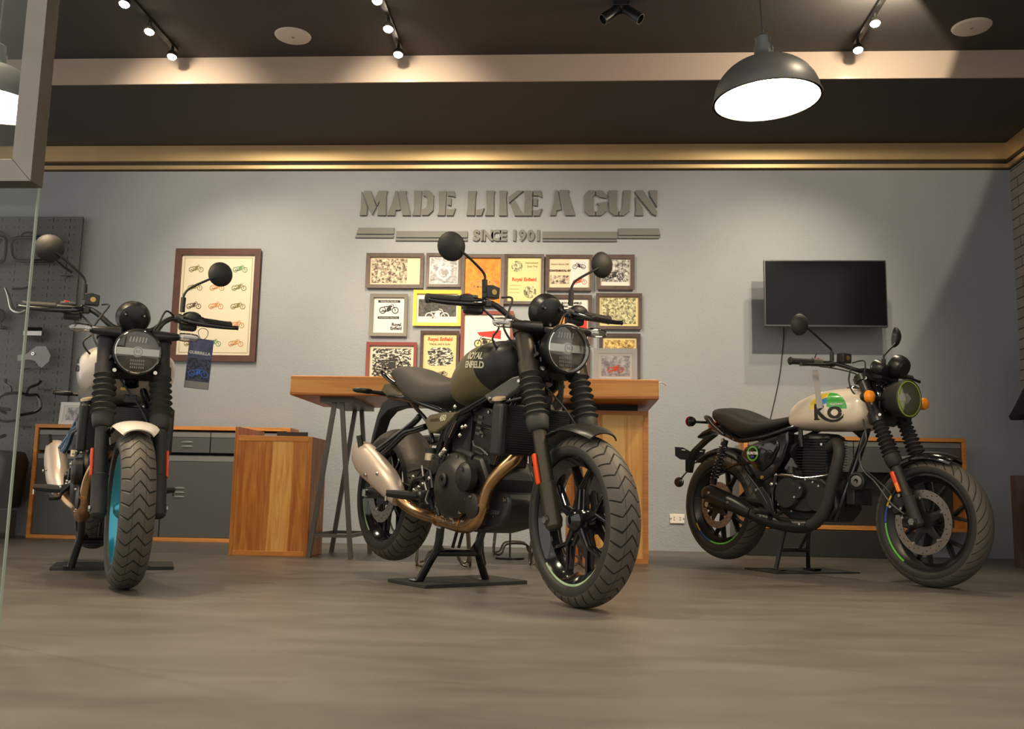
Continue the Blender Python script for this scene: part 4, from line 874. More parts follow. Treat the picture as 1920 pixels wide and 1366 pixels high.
    for s in (-1, 1):
        MB().tube([(.963, s*.430, 1.105), (.9635, s*.425, 1.105), (.966, s*.40, 1.106), (.975, s*.305, 1.110), (.977, s*.295, 1.111)], [.014, .019, .0165, .0165, .019], 18, 0).build('grip', 'rubber', bar_, xf)
        sw = MB().box((.981, s*.262, 1.112), (.045, .055, .046)).build('switch_housing', 'black_plastic', bar_, xf, bevel=.01)
        MB().tube([(.995, s*.20, 1.112), (1.02, s*.22, 1.10), (1.032, s*.28, 1.092), (1.032, s*.36, 1.088), (1.030, s*.42, 1.088), (1.027, s*.44, 1.090), (1.026, s*.447, 1.090)], [.018, .016, .0125, .0105, .009, .009, .011], 12).build('lever', 'black_gloss', bar_, xf); MB().box((.985, s*.235, 1.082), (.05, .075, .045)).build('lower_housing', 'black_plastic', bar_, xf, bevel=.012); MB().bar((1.0, s*.30, 1.10), (1.005, s*.17, 1.105), .03, .030).build('lever_perch', 'black_plastic', bar_, xf, bevel=.006)
    MB().box((.99, -.262, 1.132), (.016, .022, .012)).build('kill_switch', 'red_plastic', bar_, xf, bevel=.003)
    MB().box((.99, -.24, 1.128), (.030, .03, .012)).build('switch_cap', 'grey_trim', bar_, xf, bevel=.003)
    o = MB().prism([(-.028, -.022), (.028, -.022), (.030, .022), (.0, .030), (-.030, .026)], (1.015, -.165, 1.150), (0, 1, 0), (0, 0, 1), (-.045, 0, 0)).build('brake_reservoir', 'black_satin', bar_, xf, bevel=.003)
    MB().lathe([(0, 0), (.011, 0), (.011, .003), (0, .003)], (1.0148, -.162, 1.152), (1, 0, 0), 20).build('reservoir_badge', 'gold_badge', bar_, xf)
    MB().cyl((1.0, .19, 1.115), (1.02, .22, 1.10), .018, .014, 14).build('clutch_perch', 'black_plastic', bar_, xf)
    MB().ball((.99, .25, 1.118), (.028, .045, .03)).build('left_switch_pod', 'black_plastic', bar_, xf)
    dm = col['mirror_drop']
    mirror(t, (1.0, -.196, 1.150), [(1.0, -.198, 1.215-dm*.4), (1.0, -.199, 1.232-dm*.4), (1.002, -.217, 1.256-dm*.5), (1.01, -.275, 1.302-dm*.7), (1.018, -.345, 1.352-dm)], (1.0, -.345, 1.352-dm), (1, -.05, -.05), .058, xf, -1)
    mirror(t, (1.0, .205, 1.14), [(1.0, .206, 1.205), (1.0, .209, 1.222), (1.003, .228, 1.248), (1.01, .29, 1.288), (1.016, .365, 1.330)], (1.0, .360, 1.330), (1, .12, -.05), .056, xf, 1)
    for s in (-1, 1):
        b = MB().tube([(1.205, s*.06, 1.002), (1.20, s*.13, 1.004), (1.19, s*.175, 1.008)], [.026, .020, .013], 14); st = b.build('turn_signal', 'black_satin', t, xf)
        MB().loft([sring((1.19, s*y_, 1.010), (1, 0, 0), (0, 0, 1), a, c, 3, 16) for y_, a, c in ((.168, .014, .012), (.178, .018, .018), (.22, .018, .019), (.245, .015, .015), (.254, .006, .006))]).build('signal_lens', 'indicator_clear', st, xf)
        MB().tube([(1.19, s*.19, 1.010), (1.19, s*.245, 1.010)], .006, 8).build('signal_reflector', 'chrome', st, xf)
    # cables
    for nm, P in (('brake_hose', [(1.01, -.125, 1.135), (1.05, -.10, 1.13), (1.09, -.135, 1.07), (1.10, -.16, 1.01), (1.13, -.14, .95), (1.16, -.09, .88), (1.20, -.03, .79), (1.26, .03, .70), (1.30, .07, .62)]), ('throttle_cable', [(.99, -.22, 1.10), (1.04, -.15, 1.02), (1.07, -.19, .96), (1.06, -.14, .90), (1.0, -.08, .88)]),
                  ('clutch_cable', [(1.0, .17, 1.12), (1.05, .13, 1.13), (1.09, .10, 1.07), (1.10, .07, 1.0), (1.08, .10, .90), (1.05, .12, .80)]), ('wiring_loom', [(1.0, .20, 1.10), (1.06, .14, 1.09), (1.10, .09, 1.02), (1.12, .04, .96), (1.14, .05, .88)]), ('wiring_loom', [(1.01, .16, 1.105), (1.07, .11, 1.06), (1.11, .06, .98)])):
        MB().tube(P, .0042, 8, 5).build(nm, 'cable', t, xf)
    # ---- front fender
    b = MB(); rings = []
    for k in range(15):
        a = math.radians(128-k*4.35); R_ = .336+.002*math.sin(k/14*PI)*3; cx, cz = 1.44+R_*math.cos(a), .302+R_*math.sin(a)
        ww = .074+.014*math.sin(min(1, k/7)*PI/2)-.03*max(0, (k-9)/5)**2; er = Vector((math.cos(a), 0, math.sin(a)))
        ring = [Vector((cx, 0, cz))+Vector((0, ww*math.sin(q), 0))-er*(.034*(1-math.cos(q))) for q in np.linspace(-1.35, 1.35, 13)]
        ring += [p-er*.004-Vector((0, .004*math.copysign(1, p.y), 0)) for p in reversed(ring)]
        rings.append(ring)
    fd_ = b.loft(rings).build('front_fender', col['fender'], t, xf, ang=50)
    b = MB()
    for s in (-1, 1): b.bar((1.325, s*.085, .590), (1.308, s*.108, .582), .035, .03); b.bar((1.32, s*.085, .590), (1.37, s*.078, .612), .03, .008)
    b.build('fender_bracket', 'black_satin', fd_, xf, bevel=.004)
    b = MB().box((1.325, .095, .40), (.06, .03, .10), Matrix.Rotation(-.46, 3, 'Y')); b.build('brake_caliper', 'black_satin', t, xf, bevel=.01)
    # ---- fuel tank
    TR = [[.585,.745,.83,.06,.5],[.64,.716,.885,.115,.45],[.72,.706,.928,.150,.45],[.81,.710,.955,.180,.5],[.90,.720,.968,.196,.55],[.99,.732,.970,.197,.58],[1.05,.752,.963,.182,.6],[1.09,.78,.948,.150,.6],[1.115,.81,.925,.100,.6],[1.125,.84,.895,.05,.6]]
    tk = MB().loft(surf_loft(TR, 2.5, 40, 5)).build('fuel_tank', col['tank'], t, ang=60)
    tyf = lambda x, z: surf_y(TR, x, z, 2.5)
    for s in (-1, 1):
        side = s
        mir = 1 if s < 0 else -1
        side_text('tank_lettering', 'ROYAL', .038, col['logo'], tk, .950, .893, tyf, s, off=.0012, spacing=.98, rot=-.06, out=.004) if s < 0 else None
        side_text('tank_lettering', 'ENFIELD', .036, col['logo'], tk, .954, .857, tyf, s, off=.0013, spacing=.96, rot=-.06, out=.004) if s < 0 else None
    MB().lathe([(0, .012), (.03, .012), (.036, .006), (.038, -.006), (0, -.006)], (.93, 0, .968), (0, 0, 1), 28).build('fuel_cap', 'black_satin', tk)
    for s in (-1, 1):
        def yo(x, z): return .150+.035*max(0, (x-.95)/.28)-.0
        P = [(.955,.735),(1.0,.708),(1.09,.722),(1.19,.764),(1.235,.800),(1.225,.824),(1.15,.812),(1.06,.776)]
        ring0 = [Vector((x, s*(.162), z)) for x, z in P]
        def q(x, z, o): yv = lerp(.172, .088, min(1, max(0, (x-.955)/.28))**1.3)+o; return Vector((x+1.55*(yv-o-.14), s*yv, z))
        b = MB().loft([[q(x, z, -.02) for x, z in P], [q(x, z, .0) for x, z in P], [q(lerp(x, 1.09, .10), lerp(z, .765, .12), .006) for x, z in P]])
        o = b.build('tank_side_trim', 'grey_trim', t, bevel=.003)
        bb = MB(); bolt(bb, q(1.005, .727, .006), (0, s, 0), .008, .004); bolt(bb, q(1.200, .797, .006), (.4, s, 0), .008, .004); bb.build('trim_screws', 'bolt', o)
    # ---- seat
    SR = [[-.03,.862,.885,.045,.5],[.02,.845,.905,.085,.5],[.09,.815,.912,.110,.5],[.17,.765,.900,.128,.5],[.27,.725,.872,.142,.5],[.37,.702,.842,.150,.5],[.47,.700,.824,.150,.5],[.57,.708,.818,.132,.5],[.65,.735,.824,.10,.5],[.70,.765,.83,.06,.5]]
    st = MB().loft(surf_loft(SR, 2.6, 32, 4)).build('seat', 'seat_vinyl', t, ang=60)
    # ---- tail
    for s in (-1, 1):
        P = [(-.06,.792),(-.02,.83),(.05,.822),(.165,.775),(.17,.752),(.05,.750)]
        MB().loft([[Vector((x, s*.055, z)) for x, z in P], [Vector((x, s*.092, z)) for x, z in P], [Vector((lerp(x, .05, .15), s*.100, lerp(z, .785, .2))) for x, z in P]]).build('tail_cowl', col['side'], t, bevel=.003)
        MB().tube([(.19, s*.10, .80), (.12, s*.125, .825), (.05, s*.13, .858), (-.01, s*.12, .878), (-.035, s*.10, .885)], [.009, .010, .012, .012, .010], 12).build('grab_rail', 'black_gloss', t)
        o = MB().tube([(-.03, s*.07, .778), (-.04, s*.12, .780), (-.045, s*.15, .781)], [.012, .010, .009], 12).build('rear_turn_signal', 'black_satin', t)
        MB().loft([sring((-.045, s*y_, .782), (1, 0, 0), (0, 0, 1), a, c, 3, 14) for y_, a, c in ((.15, .012, .010), (.165, .018, .013), (.225, .018, .012), (.245, .008, .006))]).build('signal_lens', 'black_satin', o)
    MB().loft([sring((x, 0, z), (0, 1, 0), (0, 0, 1), a, c, 3, 18) for x, z, a, c in ((.08, .80, .07, .035), (-.03, .80, .065, .03), (-.08, .79, .05, .022))]).build('tail_light', 'red_lens', t)
    b = MB().prism([(.10,.76),(-.10,.765),(-.16,.745),(-.21,.68),(-.25,.58),(-.275,.49),(-.255,.48),(-.22,.57),(-.17,.66),(-.10,.70),(.0,.715),(.12,.72)], (0, -.03, 0), (1, 0, 0), (0, 0, 1), (0, .06, 0))
    b.build('number_plate_holder', 'black_plastic', t, bevel=.006)
    # ---- frame
    b = MB()
    for s in (-1, 1):
        b.tube([(.02, s*.085, .765), (.16, s*.10, .752), (.30, s*.12, .742), (.60, s*.13, .690), (.74, s*.135, .668), (1.0, s*.10, .77), (1.05, s*.05, .84)], .014, 12)
        b.tube([(.72, s*.135, .672), (.65, s*.13, .60), (.60, s*.125, .50), (.60, s*.125, .38), (.64, s*.12, .24)], .016, 12)
        b.tube([(1.08, s*.05, .80), (1.06, s*.09, .70), (1.02, s*.10, .56), (.99, s*.10, .48)], .016, 12)
    b.tube([Vector((fx(.80)-.075, 0, .79)), Vector((fx(.97)-.075, 0, .98))], .032, 18, 0); b.build('frame', 'black_gloss', t)
    for s in (-1, 1):
        b = MB().tube([(.19, s*.105, .800), (.27, s*.115, .745), (.40, s*.13, .690), (.50, s*.135, .640), (.56, s*.14, .575), (.575, s*.14, .55)], .009, 10); b.build('subframe_tube', 'black_gloss' if col['sub'] == 'black_gloss' else col['sub'], t)
        b = MB().tube([(.43, s*.135, .665), (.40, s*.145, .635), (.27, s*.165, .565), (.16, s*.195, .50), (.14, s*.195, .485)], .014, 12)
        b.tube([(.50, s*.14, .618), (.43, s*.15, .602), (.35, s*.16, .585), (.24, s*.17, .520), (.17, s*.195, .468)], .014, 12)
        b.box((.145, s*.205, .475), (.035, .030, .06)); o = b.build('muffler_stay', col['sub'], t)
        MB().cyl((.13, s*.22, .462), (.13, s*.232, .462), .014, seg=8).build('stay_bolt', 'teal_rim' if col['sub'] != 'black_gloss' else 'bolt', o)
        MB().bar((.095, s*.235, .475), (.075, s*.25, .565), .018, .022).build('passenger_peg', 'black_matt', o)
    # shock, reservoir
    MB().tube([(.42, 0, .40), (.50, 0, .66)], .035, 14, 0).build('rear_shock', 'black_satin', t)
    o = MB().cyl((.575, -.150, .475), (.575, -.150, .505), .022, seg=16).build('brake_fluid_pot', 'gold_ivory', t); MB().cyl((.575, -.150, .505), (.575, -.150, .528), .023, seg=16).build('pot_cap', 'black_plastic', o)
    # side cover with number
    for s in (-1, 1):
        P = [(.507,.640),(.545,.666),(.64,.676),(.785,.678),(.74,.645),(.69,.618),(.61,.588),(.565,.590),(.535,.610)]
        o = MB().loft([[Vector((x, s*.11, z)) for x, z in P], [Vector((x, s*.150, z)) for x, z in P], [Vector((lerp(x, .63, .10), s*.158, lerp(z, .64, .16))) for x, z in P]]).build('side_cover', col['side'], t, bevel=.002)
        if s < 0:
            side_text('cover_lettering', '450', .034, col['logo'], o, .672, .652, lambda x, z: .158, s, off=.0012, shear=.3, rot=.05)
            side_text('cover_lettering', 'GUERRILLA', .016, 'ink_brown', o, .607, .645, lambda x, z: .158, s, off=.0006, shear=.2, rot=.05)
    # ---- swingarm, hugger
    for s in (-1, 1):
        b = MB().loft([sring(p, (0, 1, 0), (0, 0, 1), a, c, 3.5, 14) for p, a, c in (((.60, s*.10, .35), .02, .035), ((.40, s*.125, .345), .016, .032), ((.15, s*.128, .312), .014, .026), ((-.05, s*.128, .300), .012, .026))])
        o = b.build('swingarm', 'black_satin', t); MB().box((-.03, s*.143, .300), (.05, .016, .035)).build('axle_block', 'steel', o, bevel=.003); MB().cyl((0, s*.15, .302), (0, s*.165, .302), .014, seg=6).build('axle_nut', 'bolt', o)
    rings = []
    for k in range(12):
        a = math.radians(24+k*4.6); er = Vector((math.cos(a), 0, math.sin(a))); c = Vector((0, 0, .302))+er*.335; ring = [c+Vector((0, .082*math.sin(q), 0))-er*(.09*(1-math.cos(q))) for q in np.linspace(-1.2, 1.2, 11)]
        ring += [p-er*.005 for p in reversed(ring)]; rings.append(ring)
    MB().loft(rings).build('rear_mudguard', 'grey_trim' if col['sub'] != 'black_gloss' else 'mudguard_brown', t, ang=50)
    MB().box((.03, -.085, .42), (.07, .03, .05)).build('rear_caliper', 'black_satin', t, bevel=.008)
    # ---- engine
    b = MB().prism([(.56,.30),(.58,.44),(.64,.50),(.76,.52),(.92,.50),(.98,.42),(.98,.32),(.93,.235),(.70,.215),(.60,.235)], (0, -.115, 0), (1, 0, 0), (0, 0, 1), (0, .23, 0))
    eng = b.build('engine_block', 'engine_black', t, bevel=.012)
    FRy = (Vector((1, 0, 0)), Vector((0, 0, 1)), Vector((0, -1, 0)))
    b = MB().lathe([(.140, .10), (.140, .128), (.132, .140), (.118, .145), (.105, .158), (.088, .168), (.0, .172)], (.745, 0, .375), seg=40, fr=FRy)
    b.lathe([(.060, .14), (.058, .168), (.045, .180), (0, .184)], (.885, 0, .42), seg=24, fr=FRy); b.lathe([(.045, .12), (.04, .155), (0, .16)], (.62, 0, .46), seg=20, fr=FRy)
    b.lathe([(.05, .1), (.05, .150), (.03, .158), (0, .158)], (.93, 0, .31), seg=20, fr=FRy); cv = b.build('clutch_cover', 'engine_black', t, ang=40)
    b = MB().lathe([(.02, .172), (.026, .174), (.030, .182), (.022, .186), (.01, .184), (.008, .176), (0, .176)], (.745, 0, .40), seg=24, fr=FRy)
    b.build('cover_boss', 'engine_black', cv)
    b = MB()
    for k in range(12):
        a = 2*PI*k/12+.2; bolt(b, (.745+.134*math.cos(a), -.139, .375+.130*math.sin(a)), (0, -1, 0), .0065, .008)
    for p in ((.90,-.184,.45),(.93,-.158,.345),(.62,-.16,.49),(.86,-.14,.245),(.72,-.14,.235),(.80,-.14,.235),(.66,-.14,.25),(.97,-.12,.30)): bolt(b, p, (0, -1, 0), .0075, .008)
    b.build('engine_bolts', 'bolt', eng)
    for s in (1,): MB().lathe([(.11, .10), (.11, .13), (.09, .145), (0, .15)], (.84, 0, .36), seg=32, fr=(Vector((1, 0, 0)), Vector((0, 0, -1)), Vector((0, 1, 0)))).build('generator_cover', 'engine_black', eng)
    # cylinder and head leaning forward
    R_ = Matrix.Rotation(.16, 3, 'Y')
    b = MB().box((.885, 0, .56), (.15, .18, .16), R_); b.box((.905, 0, .665), (.17, .20, .07), R_); b.box((.90, 0, .62), (.155, .19, .01), R_)
    cyl = b.build('cylinder', 'engine_black', t, bevel=.008)
    b = MB()
    for k in range(4): b.box((.865+.005*k, -.102, .595+.022*k), (.030, .006, .010), R_)
    for k in range(3): b.box((.87, -.092, .50+.018*k), (.06, .006, .006), R_)
    b.tube([(.83,-.10,.565),(.85,-.105,.545),(.90,-.105,.535),(.95,-.10,.51)], .004, 6); b.build('casting_ribs', 'grey_metal', cyl)
    b = MB()
    for p in ((.90,-.105,.60),(.915,-.105,.585),(.84,-.10,.68),(.94,-.10,.68),(.93,-.095,.52)): bolt(b, p, (0, -1, 0), .008, .008)
    for p in ((.79,-.13,.618),(.815,-.13,.622),(.775,-.13,.585),(.745,-.145,.700)): b.ball(p, .010, 8, 6)
    for p in ((.665,-.14,.51),(.685,-.145,.52),(.65,-.14,.50)): b.ball(p, .014, 8, 6)
    b.build('fittings', 'bolt', cyl)
    b = MB().tube([(.72,-.10,.52),(.80,-.11,.515),(.86,-.11,.50)], .014, 10); b.tube([(.66,-.12,.56),(.70,-.13,.62),(.76,-.12,.66),(.80,-.1,.69)], .020, 10); b.tube([(.60,-.14,.47),(.66,-.15,.45),(.70,-.15,.50)], .006, 8)
    b.bar((.70,-.135,.575),(.765,-.135,.665), .028, .012); b.box((.73, 0, .60), (.14, .19, .16)); b.build('intake_and_hoses', 'black_plastic', t, bevel=.004)
    MB().tube([(.705,-.143,.575),(.755,-.143,.645)], .0035, 6).build('coil_label', 'gold_ivory', t)
    # radiator
    o = MB().box((1.115, 0, .61), (.045, .33, .185)).build('radiator', 'black_satin', t, bevel=.004)
    b = MB(); [b.box((1.141, 0, .528+.0087*k), (.004, .28, .003)) for k in range(20)]; b.build('radiator_fins', 'cable', o)
    MB().bx(1.085, 1.15, -.185, -.150, .51, .705).build('radiator_tank', 'black_plastic', o, bevel=.01); MB().bx(1.085, 1.15, .150, .185, .51, .705).build('radiator_tank', 'black_plastic', o, bevel=.01)
    b = MB().cyl((1.085, -.155, .69), (1.085, -.155, .722), .018, seg=16); b.tube([(1.085, -.15, .71), (1.12, -.12, .722), (1.16, -.08, .74)], .006, 8); b.build('filler_neck', 'black_plastic', o)
    c = MB().lathe([(0, .010), (.020, .010), (.027, .007), (.028, -.002), (0, -.002)], (1.085, -.155, .724), (.1, -.25, 1), 24).build('radiator_cap', 'gold_ivory', o)
    MB().box((1.17, .0, .735), (.03, .05, .035)).build('horn_bracket', 'black_satin', t, bevel=.004)
    MB().box((1.18, -.03, .775), (.014, .022, .012)).build('warning_label', 'yellow_clip', t)
    # ---- exhaust
    b = MB().tube([(.985, -.01, .60), (1.05, -.03, .575), (1.085, -.06, .515), (1.045, -.095, .455), (.995, -.115, .39), (.965, -.12, .31), (.925, -.122, .255), (.86, -.12, .228), (.75, -.118, .226), (.62, -.12, .236), (.50, -.14, .25), (.42, -.165, .28), (.385, -.185, .315)], [.026]*5+[.0275, .029, .030, .028, .025, .026, .029, .032], 18, 5)
    ex = b.build('exhaust_pipe', 'pipe_gold', t); b = MB()
    for p, q in (((.970,-.12,.325),(.967,-.12,.315)), ((.83,-.12,.227),(.822,-.12,.227)), ((.64,-.12,.235),(.63,-.12,.236))): b.cyl(p, q, .0315, seg=20)
    b.build('pipe_clamp', 'pipe_gold', ex)
    MB().tube([(1.13,-.03,.52),(1.10,-.04,.52),(1.06,-.04,.53)], .03, 12).build('heat_guard', 'pipe_gold', ex) if False else None
    ms = [((.405,.300),.036,.032,.190),((.365,.335),.052,.042,.20),((.30,.372),.062,.050,.205),((.22,.405),.068,.050,.208),((.14,.437),.073,.052,.21),((.075,.466),.070,.052,.21),((.032,.490),.058,.048,.21),((.012,.503),.042,.04,.21)]
    ax = Vector((-.87, 0, .49)).normalized(); vz = Vector((.49, 0, .87)).normalized()
    o = MB().loft([sring((p[0], -yy, p[1]), (0, 1, 0), vz, wy, rv, 2.5, 28) for p, rv, wy, yy in ms]).build('muffler', 'muffler_beige', t, ang=60)
    MB().lathe([(.0555, -.002), (.058, -.002), (.058, .002), (.0555, .002)], (.09, -.21, .456), ax, 32, closed=True).build('seam_band', 'frame_brown', o) if False else None
    MB().ball((.022, -.205, .515), (.035, .035, .022)).build('muffler_tip', 'black_matt', o)
    b = MB(); bolt(b, (.20, -.263, .39), (0, -1, 0), .010, .006); bolt(b, (.30, -.254, .40), (0, -1, 0), .008, .005); b.build('heat_shield_bolts', 'bolt', o)
    for nm, P, r_, m_ in (('rear_brake_hose', [(.62,-.15,.42),(.55,-.16,.44),(.48,-.155,.40),(.44,-.15,.36),(.30,-.14,.37)], .0045, 'cable'), ('rear_brake_cylinder', [(.625,-.155,.36),(.60,-.158,.43)], .013, 'black_gloss'), ('linkage_rod', [(.60,-.165,.34),(.56,-.165,.40),(.53,-.16,.45)], .005, 'steel'), ('breather_hose', [(.64,-.13,.46),(.60,-.14,.40),(.585,-.14,.33),(.60,-.13,.27)], .009, 'cable'), ('brake_light_switch', [(.50,-.16,.375),(.455,-.16,.395)], .011, 'black_plastic'), ('heel_guard', [(.58,-.175,.40),(.50,-.18,.385),(.46,-.175,.33)], .008, 'black_satin'), ('spring_adjuster', [(.52,-.15,.33),(.48,-.15,.345)], .016, 'bolt')):
        MB().tube(P, r_, 10, 4 if len(P) > 2 else 0).build(nm, m_, t)
    b = MB()
    for p_ in ((.535,-.17,.36),(.495,-.17,.345),(.56,-.165,.375),(.47,-.165,.40),(.61,-.165,.40)): b.ball(p_, .010, 8, 6)
    b.build('fittings', 'bolt', t)
    # ---- underside, pegs
    b = MB().prism([(.87,.37),(1.05,.375),(1.085,.34),(1.07,.28),(1.02,.235),(.90,.205),(.78,.20),(.76,.24),(.86,.26)], (0, -.075, 0), (1, 0, 0), (0, 0, 1), (0, .16, 0)); sp_ = b.build('sump_guard', 'black_plastic', t, bevel=.014)
    b = MB(); bolt(b, (1.055,-.078,.345), (0,-1,0), .009, .006); bolt(b, (.98,-.078,.275), (0,-1,0), .006, .004); b.build('guard_bolts', 'bolt', sp_)
    MB().prism([(.93,.30),(1.03,.30),(1.02,.285),(.94,.28)], (0, -.080, 0), (1, 0, 0), (0, 0, 1), (0, .006, 0)).build('guard_plate', 'grey_metal', sp_)
    for s in (-1, 1):
        b = MB().bar((.60, s*.13, .345), (.58, s*.20, .325), .05, .035); o = b.build('peg_bracket', 'black_satin', t, bevel=.004)
        MB().tube([(.555, s*.19, .322), (.53, s*.24, .324), (.50, s*.305, .327)], [.016, .019, .014], 8, 2).build('foot_peg', 'rubber', o); bb = MB(); bolt(bb, (.60, s*.20, .335), (0, s, 0), .010, .008); bb.cyl((.50, s*.305, .318), (.50, s*.305, .295), .006, seg=8); bb.build('peg_bolt', 'bolt', o)
    MB().tube([(.60,-.15,.36),(.66,-.20,.31),(.70,-.21,.292),(.70,-.25,.292)], [.010,.008,.007,.011], 8).build('brake_pedal', 'black_satin', t)
    MB().tube([(.60,.15,.34),(.70,.18,.32),(.73,.23,.32)], .007, 8).build('gear_lever', 'black_satin', t)
    # ---- centre stand
    b = MB().tube([(.63,-.105,.20),(.61,-.10,.12),(.575,-.11,.06),(.52,-.125,-.030)], .0175, 14); b.tube([(.63,.105,.20),(.61,.10,.12),(.575,.135,.06),(.54,.195,-.028)], .0175, 14)
    b.tube([(.595,-.105,.092),(.595,.11,.092)], .015, 12, 0); o = b.build('centre_stand', 'black_gloss', t)
    b = MB()
    for s in (-1, 1): b.prism([(s*.10,.092),(s*.055,.092),(s*.10,.16)], (.600, 0, 0), (0, 1, 0), (0, 0, 1), (.006, 0, 0)); b.prism([(s*.0, 0)]*0+[(-.03,-.004),(.03,-.004),(.03,0),(-.03,0)], (.505+.012*(s+1), -.16 if s < 0 else .18, -.0305), (1, 0, 0), (0, 0, 1), (0, .035, 0))
    b.build('stand_gusset', 'black_gloss', o)
    b = MB()
    for yy in (-.022, .008): b.tube([(.64, yy, .22), (.60, yy, .115)], .007, 10, 0)
    b.build('stand_spring', 'black_satin', o)
    MB().tube([(.60,.12,.20),(.53,.17,.10),(.49,.215,.03)], .010, 10).build('side_stand', 'black_gloss', t)
    return t

# ---------------------------------------------------------------- the café style single with finned engine
def paint_hunter():
    m = mat('tank_cream_arc', (.78, .70, .56), .2, coat=.6); n, l = nodes(m); b = n['Principled BSDF']; tc = n.new('ShaderNodeTexCoord'); sp = n.new('ShaderNodeSeparateXYZ'); l.new(tc.outputs['Object'], sp.inputs[0])
    dx = math_n(n, l, 'SUBTRACT', sp.outputs[0], .868); dz = math_n(n, l, 'SUBTRACT', sp.outputs[2], .832)
    r_ = math_n(n, l, 'SQRT', math_n(n, l, 'ADD', math_n(n, l, 'POWER', math_n(n, l, 'MULTIPLY', dx, .72), 2), math_n(n, l, 'POWER', dz, 2)))
    A = math_n(n, l, 'MULTIPLY', math_n(n, l, 'GREATER_THAN', dz, 0), math_n(n, l, 'LESS_THAN', r_, .086))
    A = math_n(n, l, 'MULTIPLY', A, math_n(n, l, 'LESS_THAN', sp.outputs[1], 3))
    fr = math_n(n, l, 'GREATER_THAN', dx, -.005)
    green = math_n(n, l, 'MULTIPLY', math_n(n, l, 'MULTIPLY', A, fr), math_n(n, l, 'GREATER_THAN', r_, .012))
    bk = math_n(n, l, 'SUBTRACT', 1, fr)
    yel = math_n(n, l, 'MULTIPLY', math_n(n, l, 'MULTIPLY', A, bk), math_n(n, l, 'GREATER_THAN', math_n(n, l, 'ADD', r_, math_n(n, l, 'MULTIPLY', dz, -.25)), .046))
    blu = math_n(n, l, 'MULTIPLY', math_n(n, l, 'MULTIPLY', A, bk), math_n(n, l, 'GREATER_THAN', r_, .030))
    c = mixc(n, l, green, (.78, .70, .56), (.06, .42, .07)); c = mixc(n, l, blu, c, (.06, .26, .58)); c = mixc(n, l, yel, c, (.86, .62, .03))
    l.new(c, b.inputs['Base Color'])
paint_hunter()
